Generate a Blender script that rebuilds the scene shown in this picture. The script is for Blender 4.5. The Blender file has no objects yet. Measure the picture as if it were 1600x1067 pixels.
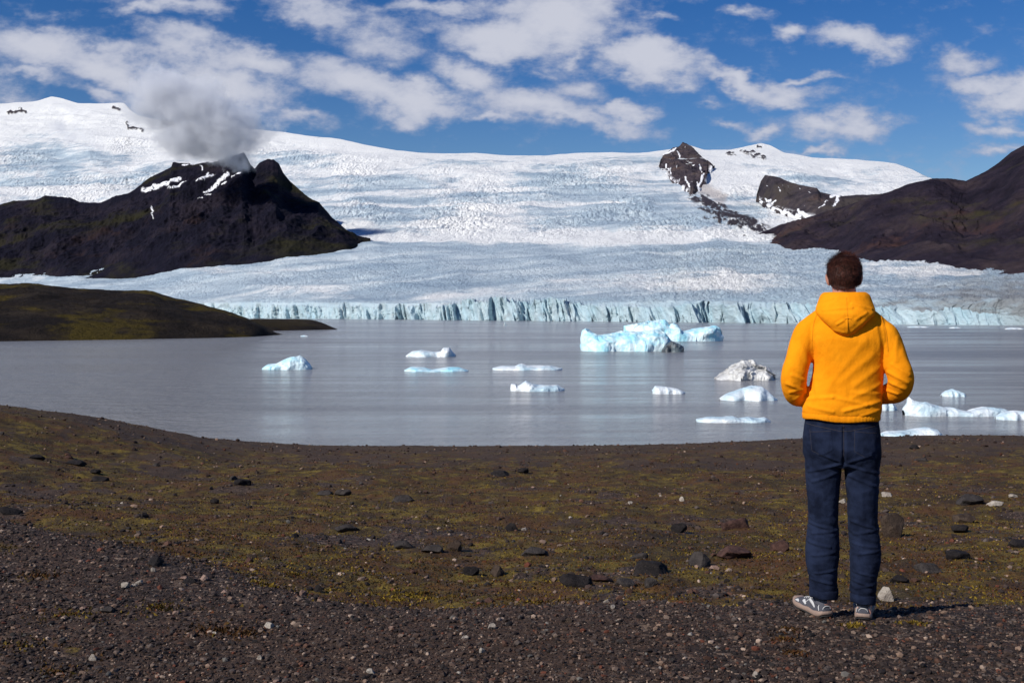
import bpy, bmesh, math, random
import numpy as np
from mathutils import Vector, Matrix
from mathutils.bvhtree import BVHTree

random.seed(7)
R = math.radians
scn = bpy.context.scene
COL = scn.collection

# ------------------------------------------------------------------ camera, world, sun, exposure
F = 1690.0            # focal length in photo pixels (1600 wide)
HC = 9.5              # camera height above the lake (lake surface is z = 0)
HZ = 490.0            # horizon row

cam_d = bpy.data.cameras.new('camera')
cam_d.sensor_width = 36.0
cam_d.lens = 36.0 * F / 1600.0
cam_d.shift_y = -(533.5 - HZ) / 1600.0
cam_d.clip_start = 0.1
cam_d.clip_end = 60000
cam = bpy.data.objects.new('camera', cam_d)
COL.objects.link(cam)
cam.location = (0, 0, HC)
cam.rotation_euler = (R(90), 0, 0)
scn.camera = cam

scn.view_settings.view_transform = 'Standard'
scn.view_settings.look = 'None'
scn.view_settings.gamma = 1.0
scn.view_settings.exposure = 0.0
scn.view_settings.use_curve_mapping = False
scn.cycles.volume_bounces = 4

SUN_EL = R(37)
SUN_V = Vector((-0.81, -0.59, 0)).normalized() * math.cos(SUN_EL)
SUN_V.z = math.sin(SUN_EL)
sun_d = bpy.data.lights.new('sun', 'SUN')
sun_d.energy = 4.6
sun_d.angle = R(0.5)
sun_d.color = (1.0, 0.96, 0.89)
sun = bpy.data.objects.new('sun', sun_d)
COL.objects.link(sun)
sun.rotation_euler = (-SUN_V).to_track_quat('-Z', 'Y').to_euler()

# ------------------------------------------------------------------ node helper
class NT:
    def __init__(s, tree):
        s.t = tree; s.n = tree.nodes; s.l = tree.links
    def put(s, inp, v):
        if isinstance(v, bpy.types.NodeSocket): s.l.new(v, inp)
        elif v is not None:
            if isinstance(v, tuple) and len(v) == 3 and inp.type == 'RGBA': v = v + (1.0,)
            inp.default_value = v
    def node(s, typ, **kw):
        nd = s.n.new(typ)
        for k, v in kw.items(): setattr(nd, k, v)
        return nd
    def math(s, op, a, b=None, c=None, clamp=False):
        nd = s.node('ShaderNodeMath', operation=op, use_clamp=clamp)
        s.put(nd.inputs[0], a)
        if b is not None: s.put(nd.inputs[1], b)
        if c is not None: s.put(nd.inputs[2], c)
        return nd.outputs[0]
    def vmath(s, op, a, b=None):
        nd = s.node('ShaderNodeVectorMath', operation=op)
        s.put(nd.inputs[0], a)
        if b is not None: s.put(nd.inputs[1], b)
        return nd.outputs[0]
    def noise(s, vec, scale, detail=4, rough=0.55, dist=0.0, col=False, dim='3D'):
        nd = s.node('ShaderNodeTexNoise', noise_dimensions=dim)
        if vec is not None: s.put(nd.inputs['Vector'], vec)
        nd.inputs['Scale'].default_value = scale
        nd.inputs['Detail'].default_value = detail
        nd.inputs['Roughness'].default_value = rough
        nd.inputs['Distortion'].default_value = dist
        return nd.outputs['Color' if col else 'Fac']
    def voro(s, vec, scale, feature='F1', out='Distance', rnd=1.0):
        nd = s.node('ShaderNodeTexVoronoi', feature=feature)
        s.put(nd.inputs['Vector'], vec)
        nd.inputs['Scale'].default_value = scale
        nd.inputs['Randomness'].default_value = rnd
        return nd.outputs[out]
    def ramp(s, fac, stops, interp='LINEAR'):
        nd = s.node('ShaderNodeValToRGB')
        cr = nd.color_ramp; cr.interpolation = interp
        while len(cr.elements) < len(stops): cr.elements.new(0.5)
        for e, (p, c) in zip(cr.elements, stops):
            e.position = p
            e.color = (c, c, c, 1) if not isinstance(c, tuple) else c + (1,)
        s.put(nd.inputs[0], fac)
        return nd.outputs[0]
    def mix(s, fac, a, b, mode='MIX'):
        nd = s.node('ShaderNodeMix', data_type='RGBA', blend_type=mode)
        s.put(nd.inputs[0], fac); s.put(nd.inputs[6], a); s.put(nd.inputs[7], b)
        return nd.outputs[2]
    def mapr(s, v, a, b, c=0.0, d=1.0, smooth=True):
        nd = s.node('ShaderNodeMapRange', interpolation_type='SMOOTHSTEP' if smooth else 'LINEAR')
        s.put(nd.inputs[0], v)
        for i, x in enumerate((a, b, c, d)): nd.inputs[1 + i].default_value = x
        return nd.outputs[0]
    def mapping(s, vec, loc=(0, 0, 0), rot=(0, 0, 0), sc=(1, 1, 1), typ='POINT'):
        nd = s.node('ShaderNodeMapping', vector_type=typ)
        s.put(nd.inputs[0], vec)
        nd.inputs[1].default_value = loc; nd.inputs[2].default_value = rot; nd.inputs[3].default_value = sc
        return nd.outputs[0]
    def attr(s, name, out='Fac'):
        nd = s.node('ShaderNodeAttribute', attribute_name=name)
        return nd.outputs[out]
    def bump(s, h, dist=0.1, strength=1.0, normal=None):
        nd = s.node('ShaderNodeBump')
        s.put(nd.inputs['Height'], h); nd.inputs['Distance'].default_value = dist
        nd.inputs['Strength'].default_value = 1.0
        s.put(nd.inputs['Strength'], strength)
        if normal is not None: s.put(nd.inputs['Normal'], normal)
        return nd.outputs[0]

def material(name):
    m = bpy.data.materials.new(name); m.use_nodes = True
    nt = NT(m.node_tree)
    b = m.node_tree.nodes['Principled BSDF']
    return m, nt, b

def geo_pos(nt):
    return nt.node('ShaderNodeNewGeometry').outputs['Position']
def obj_co(nt):
    return nt.node('ShaderNodeTexCoord').outputs['Object']

# ------------------------------------------------------------------ sky: Nishita with cloud banks in the world
world = bpy.data.worlds.new('World'); scn.world = world
world.use_nodes = True
w = NT(world.node_tree)
bg = world.node_tree.nodes['Background']
sky = w.node('ShaderNodeTexSky', sky_type='NISHITA')
sky.sun_disc = False
sky.sun_elevation = SUN_EL
sky.sun_rotation = math.atan2(SUN_V.x, SUN_V.y)
sky.altitude = 0; sky.air_density = 1.0; sky.dust_density = 0.15; sky.ozone_density = 3.0
tc = w.node('ShaderNodeTexCoord').outputs['Generated']
sp = w.node('ShaderNodeSeparateXYZ'); w.l.new(tc, sp.inputs[0])
yy = w.math('MAXIMUM', w.math('ABSOLUTE', sp.outputs[1]), 0.05)
U = w.math('DIVIDE', sp.outputs[0], yy)
V = w.math('DIVIDE', sp.outputs[2], yy)
cb = w.node('ShaderNodeCombineXYZ'); w.l.new(U, cb.inputs[0]); w.l.new(V, cb.inputs[1])
P2 = cb.outputs[0]
# (x, y, half width, half height, tilt, weight) of each cloud in photo pixels turned into sky directions
CLOUDS = [
 (60,70,130,38,12,1.0),(170,105,190,30,14,1.1),(330,120,150,36,12,1.1),(400,85,100,26,14,.9),(300,75,140,22,10,.75),
 (270,10,110,18,5,.75),(230,22,80,14,0,.7),(480,8,120,24,8,.8),(590,50,90,38,20,.8),(520,90,90,26,14,.8),
 (560,125,150,38,14,1.1),(650,150,130,32,14,1.0),(640,175,60,18,0,.7),(740,108,70,30,10,.9),(690,5,130,18,0,.7),(620,90,50,16,0,.55),
 (770,50,110,34,8,1.2),(880,35,120,48,14,1.2),(960,45,70,24,20,.75),(830,165,110,38,12,1.15),(880,188,140,20,2,1.0),(760,190,60,13,0,.8),
 (980,168,60,18,-4,.95),(1010,95,110,30,10,1.1),(900,80,90,14,0,.7),(900,130,70,24,5,.7),(830,92,60,12,0,.5),(1060,105,50,26,0,.7),
 (1160,118,100,18,10,1.15),(1230,142,75,18,10,.85),(1100,150,40,12,0,.6),(1260,122,60,9,4,.7),(1165,20,60,13,-10,.75),
 (1238,32,34,17,14,.9),(1340,58,75,24,6,.95),(1385,52,50,18,0,.6),(1140,185,60,12,0,.6),(1195,190,40,12,0,.7),
 (1290,190,75,24,4,.9),(1345,198,75,28,0,.95),(1270,224,60,9,2,.8),(1490,80,70,22,0,.85),(1530,120,100,22,6,.95),
 (1585,150,90,28,6,1.0),(1570,195,80,16,2,.75),(1560,240,60,16,-8,.75),(1080,5,40,10,0,.3),(1020,44,40,8,0,.5),(460,180,60,16,14,.7),
 (150,140,70,20,20,.8),(50,115,80,14,10,.6),(90,15,80,12,10,.35),(-150,120,200,50,10,1),(-250,20,200,40,10,1),(1850,90,200,50,0,1),(1800,250,150,40,0,.8),(700,-110,400,50,0,1),(1300,-160,300,40,0,1),(100,-120,300,50,0,1)]
# domain warp so edges turn ragged
wn = w.noise(w.mapping(P2, rot=(0, 0, R(10)), sc=(1, 1.7, 1)), 8.0, 5, 0.6, 0, col=True)
warp = w.vmath('SCALE', w.vmath('SUBTRACT', wn, (0.5, 0.5, 0.5)))
warp.node.inputs['Scale'].default_value = 0.085
P3 = w.vmath('ADD', P2, warp)
acc = None
for (px, py, hw, hh, tilt, wt) in CLOUDS:
    mp = w.mapping(P3, loc=((px - 800) / F, (HZ - py) / F, 0), rot=(0, 0, R(-tilt)), sc=(hw / F * 1.38, hh / F * 1.5, 1), typ='TEXTURE')
    gr = w.node('ShaderNodeTexGradient', gradient_type='SPHERICAL'); w.l.new(mp, gr.inputs[0])
    v = w.math('MULTIPLY', gr.outputs[1], wt)
    acc = v if acc is None else w.math('SMOOTH_MAX', acc, v, 0.15)
fn = w.noise(w.mapping(P2, rot=(0, 0, R(12)), sc=(1, 2.0, 1)), 16.0, 7, 0.62)
fine = w.noise(w.mapping(P2, loc=(3, 1, 0), sc=(1, 1.5, 1)), 60.0, 5, 0.65)
den = w.math('ADD', acc, w.math('MULTIPLY', w.math('SUBTRACT', fn, 0.5), 1.15))
den = w.math('ADD', den, w.math('MULTIPLY', w.math('SUBTRACT', fine, 0.5), 0.48))
cov = w.mapr(den, 0.12, 0.70)
cov = w.math('MULTIPLY', cov, w.mapr(sp.outputs[2], 0.0, 0.06))
cov = w.math('MULTIPLY', cov, 0.93)
shade = w.noise(w.mapping(P2, loc=(7, 2, 0), sc=(1, 1.6, 1)), 9.0, 4, 0.5)
ccol = w.mix(w.mapr(w.math('ADD', den, w.math('MULTIPLY', shade, .6)), 0.5, 1.35), (4.0, 4.6, 6.4), (7.2, 7.4, 8.4))
# deepen the clear blue as a polarised, contrasty sky
hs = w.node('ShaderNodeHueSaturation'); w.l.new(sky.outputs[0], hs.inputs['Color'])
hs.inputs['Hue'].default_value = 0.517
hs.inputs['Saturation'].default_value = 1.42
hs.inputs['Value'].default_value = 0.94
skymix = w.mix(cov, hs.outputs[0], ccol)
w.l.new(skymix, bg.inputs['Color'])
bg.inputs['Strength'].default_value = 0.085

# ------------------------------------------------------------------ numpy noise
def _hash(ix, iy, seed):
    h = (ix.astype(np.int64) * 374761393 + iy.astype(np.int64) * 668265263 + seed * 1442695041) & 0xffffffff
    h = ((h ^ (h >> 13)) * 1274126177) & 0xffffffff
    h = (h ^ (h >> 16)) & 0xffffffff
    return h
def perlin(x, y, seed=0):
    x0 = np.floor(x); y0 = np.floor(y)
    fx = x - x0; fy = y - y0
    u = fx * fx * fx * (fx * (fx * 6 - 15) + 10); v = fy * fy * fy * (fy * (fy * 6 - 15) + 10)
    def g(ix, iy, dx, dy):
        a = _hash(ix, iy, seed).astype(np.float64) * (2 * math.pi / 4294967296.0)
        return np.cos(a) * dx + np.sin(a) * dy
    n00 = g(x0, y0, fx, fy); n10 = g(x0 + 1, y0, fx - 1, fy)
    n01 = g(x0, y0 + 1, fx, fy - 1); n11 = g(x0 + 1, y0 + 1, fx - 1, fy - 1)
    a = n00 + u * (n10 - n00); b = n01 + u * (n11 - n01)
    return (a + v * (b - a)) * 1.5
def fbm(x, y, oct=4, seed=0, gain=0.5, lac=2.03):
    s = 0; a = 1; t = 0
    for i in range(oct):
        s = s + a * perlin(x, y, seed + i * 17); t += a
        x = x * lac + 11.3; y = y * lac + 5.7; a *= gain
    return s / t
def ridged(x, y, oct=4, seed=0, gain=0.5, lac=2.03):
    s = 0; a = 1; t = 0
    for i in range(oct):
        s = s + a * (1 - 2 * np.abs(perlin(x, y, seed + i * 17))); t += a
        x = x * lac + 3.1; y = y * lac + 8.9; a *= gain
    return s / t
def cells(x, y, seed=0):
    """Worley: distance to nearest cell centre, distance gap F2-F1, random value of the cell"""
    ix = np.floor(x); iy = np.floor(y)
    f1 = np.full(x.shape, 9.0); f2 = np.full(x.shape, 9.0); val = np.zeros(x.shape)
    for dx in (-1, 0, 1):
        for dy in (-1, 0, 1):
            cx = ix + dx; cy = iy + dy
            hx = _hash(cx, cy, seed) / 4294967296.0; hy = _hash(cx, cy, seed + 91) / 4294967296.0
            d = (cx + hx - x) ** 2 + (cy + hy - y) ** 2
            cl = d < f1
            f2 = np.where(cl, f1, np.minimum(f2, d))
            val = np.where(cl, _hash(cx, cy, seed + 7) / 4294967296.0, val)
            f1 = np.where(cl, d, f1)
    return np.sqrt(f1), np.sqrt(f2) - np.sqrt(f1), val
def n3(p, s, seed=0):
    """cheap 3D noise from three 2D slices"""
    return (perlin(p[..., 0] * s + p[..., 2] * s * .37, p[..., 1] * s - p[..., 2] * s * .21, seed)
            + perlin(p[..., 1] * s + 7, p[..., 2] * s + 3, seed + 5)
            + perlin(p[..., 2] * s + 13, p[..., 0] * s + 1, seed + 9)) / 2.0
def sstep(a, b, x):
    t = np.clip((x - a) / (b - a), 0, 1)
    return t * t * (3 - 2 * t)
def itp(x, pts):
    return np.interp(x, [p[0] for p in pts], [p[1] for p in pts])
def seg_dist(x, y, x0, y0, x1, y1):
    dx, dy = x1 - x0, y1 - y0
    t = np.clip(((x - x0) * dx + (y - y0) * dy) / (dx * dx + dy * dy), 0, 1)
    return np.hypot(x - x0 - t * dx, y - y0 - t * dy)

# ------------------------------------------------------------------ mesh helpers
def link(o, parent=None):
    COL.objects.link(o)
    if parent is not None: o.parent = parent
    return o
def tag(o, label=None, cat=None, group=None, kind=None):
    if label: o['label'] = label
    if cat: o['category'] = cat
    if group: o['group'] = group
    if kind: o['kind'] = kind
    return o
def raw_mesh(name, V, Fc, mat=None, smooth=True, attrs=None):
    me = bpy.data.meshes.new(name)
    V = np.asarray(V, dtype=np.float32).reshape(-1, 3)
    Fc = np.asarray(Fc, dtype=np.int32)
    k = Fc.shape[1]
    me.vertices.add(len(V)); me.vertices.foreach_set('co', V.ravel())
    me.loops.add(Fc.size); me.loops.foreach_set('vertex_index', Fc.ravel())
    me.polygons.add(len(Fc))
    me.polygons.foreach_set('loop_start', np.arange(0, Fc.size, k, dtype=np.int32))
    me.polygons.foreach_set('loop_total', np.full(len(Fc), k, dtype=np.int32))
    me.update(calc_edges=True)
    me.polygons.foreach_set('use_smooth', np.full(len(Fc), smooth, dtype=bool))
    if attrs:
        for an, a in attrs.items():
            a = np.asarray(a, dtype=np.float32)
            if a.ndim == 2:
                at = me.attributes.new(an, 'FLOAT_COLOR', 'POINT')
                at.data.foreach_set('color', np.concatenate([a, np.ones((len(a), 1), np.float32)], 1).ravel())
            else:
                at = me.attributes.new(an, 'FLOAT', 'POINT'); at.data.foreach_set('value', a.ravel())
    if mat: me.materials.append(mat)
    return me
def make(name, V, Fc, mat, parent=None, smooth=True, attrs=None):
    return link(bpy.data.objects.new(name, raw_mesh(name, V, Fc, mat, smooth, attrs)), parent)
def grid_faces(n, m, wrap=False):
    """rows n, cols m"""
    i = np.arange(n - 1)[:, None]; j = np.arange(m if wrap else m - 1)[None, :]
    a = i * m + j; b = i * m + (j + 1) % m
    return np.stack([a, b, b + m, a + m], -1).reshape(-1, 4)
def ico(sub):
    bm = bmesh.new(); bmesh.ops.create_icosphere(bm, subdivisions=sub, radius=1.0)
    v = np.array([x.co[:] for x in bm.verts]); f = np.array([[q.index for q in p.verts] for p in bm.faces])
    bm.free(); return v, f

def PX(px, py, Y):
    """point seen at photo pixel (px, py) at depth Y"""
    return Vector(((px - 800) / F * Y, Y, HC + (HZ - py) / F * Y))

# ------------------------------------------------------------------ ground height
_BASE = [(-300, -0.9), (-60, -1.3), (0, -1.50), (4, -1.49), (5.45, -1.47), (5.85, -1.56), (6.5, -1.84), (7.4, -2.06), (9, -2.27), (12, -2.66), (18, -3.38),
         (28, -4.35), (40, -5.3), (50, -6.15), (57, -7.0), (64, -8.1), (72, -9.3), (80, -10.8), (120, -14)]
_by = np.linspace(-300, 120, 4201); _bz = np.interp(_by, [p[0] for p in _BASE], [p[1] for p in _BASE])
_k = np.exp(-0.5 * (np.arange(-9, 10) / 3.0) ** 2); _k /= _k.sum()
_bz = np.convolve(np.pad(_bz, 9, mode='edge'), _k, mode='valid')
def ground_z(X, Y, fine=True):
    X = np.asarray(X, float); Y = np.asarray(Y, float)
    sh = 2.1 * sstep(-0.2, -4.2, X) * np.exp(-np.maximum(Y - 8, 0) / 10) * sstep(-1, 4, Y)
    wob = 0.18 * perlin(X * .7, Y * .3, 3) * sstep(4.5, 6, Y)
    z = np.interp(Y - sh + wob, _by, _bz)
    z = z + 0.08 * sstep(-1, -4, X) * sstep(12, 5, Y)
    far = sstep(9, 20, Y)
    # left knoll
    z = z + 2.15 * sstep(-7.5, -20, X) * np.exp(-((Y - 36) / 13.0) ** 2)
    z = z + 3.5 * sstep(-20, -60, X) * np.exp(-((Y - 36) / 22.0) ** 2)
    # right shoulder
    z = z + 0.50 * sstep(3, 17, X) * np.exp(-((Y - 47) / 12.0) ** 2)
    z = z + 3.0 * sstep(28, 70, X) * np.exp(-((Y - 45) / 22.0) ** 2)
    z = z + far * 0.28 * fbm(X * .13, Y * .2, 3, 21) * (1 - sstep(40, 56, Y) * .75)
    z = z + sstep(6.5, 9, Y) * 0.07 * fbm(X * .9, Y * .9, 3, 31) * sstep(60, 35, Y)
    if fine:
        z = z + sstep(5.8, 8.0, Y) * sstep(60, 20, Y) * (.022 * ridged(X * 1.5, Y * 1.1, 3, 61) + .045 * np.maximum(0, fbm(X * 2.6, Y * 2.0, 3, 63)))
        z = z + (0.004 + 0.012 * sstep(6, 9, Y)) * fbm(X * 6, Y * 6, 3, 41)
    return z + HC
def gz(x, y): return float(ground_z(np.array([x]), np.array([y]))[0])
def crest_y(X):
    """depth where foreground gravel gives way to moss"""
    return 5.55 + 2.1 * sstep(-0.2, -4.2, X)
def moss_mask(X, Y):
    c = crest_y(X) + 0.55 * fbm(X * 1.1, Y * 1.1, 4, 5)
    m = sstep(-0.25, 1.1, Y - c)
    p = fbm(X * .35 + 3, Y * .22, 4, 55) + 0.5 * fbm(X * 1.7, Y * 1.2, 3, 57)
    m = m * sstep(-0.55, 0.02, p)
    m = m * (1 - 0.55 * sstep(26, 44, Y + 4 * perlin(X * .1, Y * .1, 77)))
    # moss bulges left of centre and a few tufts in gravel
    near = sstep(0.28, 0.5, fbm(X * 1.6 + 9, Y * 1.6, 3, 88)) * 0.7 * sstep(3.5, 4.5, Y) * (1 - sstep(-.2, .4, Y - c))
    m = np.maximum(m, near * sstep(1.2, -2.0, X) )
    return m

# ---- ground sheet
nY, nX = 900, 760
yv = np.concatenate([np.linspace(-300, 2.5, 60)[:-1], np.exp(np.linspace(math.log(5.0), math.log(132), nY - 59)) - 2.5 + 0.0])
uv = np.linspace(-1, 1, nX); uv = np.sign(uv) * (0.75 * np.abs(uv) + 0.9 * np.abs(uv) ** 7)
YY, UU = np.meshgrid(yv, uv, indexing='ij')
XX = UU * np.maximum(YY + 2.0, 6) * 1.0
XX = np.where(YY < 2.5, UU * np.maximum(6, 6 + (2.5 - YY) * 1.0), XX)
ZZ = ground_z(XX, YY)
MM = moss_mask(XX, YY)

m_ground, nt, b = material('ground_soil')
pos = geo_pos(nt)
moss = nt.attr('moss')
v1 = nt.voro(pos, 42, out='Color'); v1d = nt.voro(pos, 42)
v2 = nt.voro(pos, 17, out='Color'); v2d = nt.voro(pos, 17)
s1 = nt.node('ShaderNodeSeparateColor'); nt.l.new(v1, s1.inputs[0])
s2 = nt.node('ShaderNodeSeparateColor'); nt.l.new(v2, s2.inputs[0])
gcol = nt.ramp(s1.outputs[0], [(0.0, (.012, .010, .010)), (.35, (.030, .024, .022)), (.62, (.055, .040, .034)), (.82, (.075, .068, .066)), (.95, (.16, .13, .11)), (1, (.26, .23, .2))])
gcol2 = nt.ramp(s2.outputs[1], [(0.0, (.014, .012, .012)), (.5, (.036, .028, .025)), (.8, (.07, .045, .035)), (.96, (.12, .10, .085)), (1, (.24, .21, .18))])
gcol = nt.mix(nt.mapr(s2.outputs[2], .55, .65), gcol, gcol2)
big = nt.noise(pos, 0.35, 4, .6)
gcol = nt.mix(1.0, gcol, (1.08, .86, .70), 'MULTIPLY')
gcol = nt.mix(nt.mapr(big, .42, .62), gcol, nt.mix(.6, gcol, (.060, .034, .020)))
mn = nt.noise(nt.mapping(pos, sc=(1, .8, 1)), 3.2, 6, .65)
mcol = nt.ramp(mn, [(0.25, (.018, .011, .006)), (.40, (.048, .028, .009)), (.51, (.092, .060, .012)), (.62, (.165, .112, .016)), (.78, (.22, .155, .025))])
rn = nt.noise(pos, 1.1, 5, .6)
mcol = nt.mix(nt.mapr(rn, .44, .60, 0, .85), mcol, (.085, .036, .013))
rn2 = nt.noise(nt.mapping(pos, loc=(5, 3, 0), sc=(1, .7, 1)), .55, 6, .65)
mcol = nt.mix(nt.mapr(rn2, .50, .62, 0, .7), mcol, (.030, .018, .009))
mf = nt.noise(pos, 30, 3, .7)
mcol = nt.mix(1.0, mcol, nt.ramp(mf, [(.3, .45), (.7, 1.5)]), 'MULTIPLY')
mm = nt.math('ADD', moss, nt.math('MULTIPLY', nt.math('SUBTRACT', nt.noise(pos, 9, 5, .7), .5), 1.3))
mm = nt.mapr(mm, .42, .62)
spz = nt.node('ShaderNodeSeparateXYZ'); nt.l.new(pos, spz.inputs[0])
far = nt.mapr(spz.outputs[1], 14, 34)
fn2 = nt.noise(nt.mapping(pos, sc=(.5, .35, 1)), 1.0, 7, .7)
gcol = nt.mix(nt.math('MULTIPLY', far, .75), gcol, nt.ramp(fn2, [(.3, (.026, .018, .013)), (.5, (.055, .033, .020)), (.7, (.085, .055, .030))]))
col = nt.mix(mm, gcol, mcol)
nt.l.new(col, b.inputs['Base Color'])
b.inputs['Roughness'].default_value = .85
b.inputs['Specular IOR Level'].default_value = .25
hgt = nt.math('ADD', nt.math('MULTIPLY', nt.math('SUBTRACT', 1.0, v1d), .5), nt.math('MULTIPLY', nt.noise(pos, 60, 4, .7), .8))
nt.l.new(nt.bump(hgt, .018, 1.0), b.inputs['Normal'])
ground = make('ground', np.stack([XX, YY, ZZ], -1), grid_faces(nY, nX), m_ground, attrs={'moss': MM.ravel()})
tag(ground, kind='structure')

# ------------------------------------------------------------------ lake
m_water, nt, b = material('lake_water')
pos = geo_pos(nt)
st = nt.noise(nt.mapping(pos, sc=(.004, .022, 1), rot=(0, 0, R(3))), 1.0, 5, .6, .6)
st2 = nt.noise(nt.mapping(pos, sc=(.02, .16, 1), rot=(0, 0, R(-4))), 1.0, 5, .62, .4)
ruf = nt.math('ADD', nt.math('MULTIPLY', st, .6), nt.math('MULTIPLY', st2, .4))
nt.l.new(nt.mix(nt.mapr(ruf, .35, .65), (.185, .187, .192), (.28, .28, .28)), b.inputs['Base Color'])
nt.l.new(nt.mapr(ruf, .38, .62, .22, .09), b.inputs['Roughness'])
b.inputs['IOR'].default_value = 1.333
wv = nt.noise(nt.mapping(pos, sc=(.8, 1.3, 1), rot=(0, 0, R(6))), 1.1, 4, .6, .2)
wv2 = nt.noise(nt.mapping(pos, sc=(.22, .36, 1), rot=(0, 0, R(-8))), 1.0, 4, .6)
wv3 = nt.noise(nt.mapping(pos, sc=(1.6, 4.2, 1), rot=(0, 0, R(4))), 1.6, 3, .6)
wh = nt.math('ADD', nt.math('ADD', wv, nt.math('MULTIPLY', wv2, 2.6)), nt.math('MULTIPLY', wv3, .5))
nt.l.new(nt.bump(wh, .34, nt.mapr(ruf, .36, .64, 1.0, .5)), b.inputs['Normal'])
S = 30000
make('lake', [(-S, 40, 0), (S, 40, 0), (S, S, 0), (-S, S, 0)], [[0, 1, 2, 3]], m_water, smooth=False)
tag(bpy.data.objects['lake'], kind='structure')

# ------------------------------------------------------------------ glacier
WATER = [(-500, 496.3), (350, 496.6), (450, 497.6), (600, 499), (800, 501.6), (1000, 502.6), (1200, 505), (1400, 507), (1600, 508.6), (2100, 512)]
TOPR = [(-500, 484), (340, 482), (370, 481), (450, 478), (500, 481), (600, 481), (680, 480), (720, 473), (800, 469), (900, 472), (960, 479), (1020, 482), (1060, 481), (1120, 478), (1250, 478), (1400, 483), (1500, 484), (1560, 490), (1640, 495), (2100, 500)]
SKYL = [(-500, 190), (-200, 165), (0, 162), (40, 159), (60, 157), (80, 151), (98, 154), (120, 161), (150, 162), (180, 161), (194, 161), (200, 170), (215, 180), (260, 190), (330, 196),
        (400, 202), (440, 206), (480, 212), (530, 217), (570, 226), (620, 235), (680, 240), (740, 239), (800, 243), (850, 243), (900, 239), (950, 238), (1000, 239), (1050, 233), (1075, 226), (1100, 234),
        (1140, 234), (1165, 229), (1190, 223.5), (1205, 227), (1225, 238), (1270, 246), (1340, 249), (1400, 255), (1425, 264), (1450, 276), (1500, 292), (1700, 330), (2100, 380)]
_RY = [(40, 14000), (150, 10000), (200, 8700), (240, 7500), (300, 5600), (340, 4400), (372, 3500), (385, 3250), (410, 2500), (440, 1850), (460, 1480), (475, 1250), (500, 900), (515, 780)]
def base_Y(row): return np.exp(np.interp(row, [r for r, _ in _RY], [math.log(y) for _, y in _RY]))
_wp = np.polyfit([p[0] / 1000 for p in WATER], [p[1] for p in WATER], 4)
def front_Y(px): return HC * F / (np.polyval(_wp, np.asarray(px) / 1000) - HZ)
def gY(px, row):
    y0 = front_Y(px); c0 = base_Y(474.0)
    return y0 + np.maximum(base_Y(row) - c0, 0) * (14000 - y0) / (14000 - c0) + np.maximum(484 - row, 0) * 2

nc = 1900; nr = 620; ncl = 46
pxs = np.concatenate([np.linspace(-500, -60, 110)[:-1], np.linspace(-60, 1660, nc - 218), np.linspace(1660, 2100, 110)[1:]])
nc = len(pxs)
def smooth1(a, s):
    k = np.exp(-0.5 * (np.arange(-3 * s, 3 * s + 1) / s) ** 2); k /= k.sum()
    return np.convolve(np.pad(a, 3 * s, mode='edge'), k, mode='valid')
sky_r = smooth1(itp(pxs, SKYL), 2) + 1.0 * fbm(pxs * .03, pxs * 0, 3, 5)
top_r = smooth1(itp(pxs, TOPR), 5)
y0 = front_Y(pxs)
t = np.linspace(0, 1, nr)[:, None]
rows = top_r[None, :] + (sky_r - top_r)[None, :] * t
PXg = np.repeat(pxs[None, :], nr, 0)
Yg = gY(PXg, rows)
Xg = (PXg - 800) / F * Yg
Zg = HC + (HZ - rows) / F * Yg
pxscale = Yg / F                       # metres per photo pixel
# large terraces: long swells across the flow
edge = sstep(0, .08, t) * sstep(1.0, .93, t)
warpx = PXg + 60 * fbm(PXg * .004, rows * .02, 2, 71)
ter = ridged(warpx * .0035 + 2, rows * .030 + .0008 * warpx, 3, 101, .45)
Zg = Zg + edge * pxscale * 7.0 * (ter - .3)
ter2 = fbm(warpx * .012, rows * .075, 3, 131)
Zg = Zg + edge * pxscale * 4.0 * ter2
# crevassed zones
zone = fbm(PXg * .006 + 4, rows * .022, 3, 151)
crev = .18 + .82 * sstep(-.15, .32, zone + .25 * sstep(470, 430, rows) * sstep(350, 460, rows) - .5 * sstep(240, 190, rows) * 1)
low = sstep(372, 395, rows)             # lower tongue
rightrough = sstep(880, 1100, PXg) * sstep(380, 396, rows)
crev = np.clip(crev + .5 * rightrough + .6 * sstep(14, 0, top_r[None] - rows), 0, 1)
smoothband = np.exp(-((rows - 379) / 6.0) ** 2) * sstep(840, 900, PXg) * sstep(1150, 1080, PXg)
crev = crev * (1 - .9 * smoothband)
Xw = Xg + 25 * fbm(Xg * .006, Yg * .003, 2, 161); Yw = Yg
# icefall seracs in the steep part
_, g1, c1 = cells(Xw / 26 + .5 * fbm(Xg * .02, Yg * .01, 2, 9), Yw / 80, 11)
blk = (c1 - .5) * .6 + np.clip(g1 * 3, 0, 1) * .6
fine_r = ridged(Xw * .034, Yw * .010, 5, 201, .68)
ice_hi = (blk * 6 + fine_r * 13 + 10 * fbm(Xw * .010, Yw * .006, 3, 227))
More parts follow.
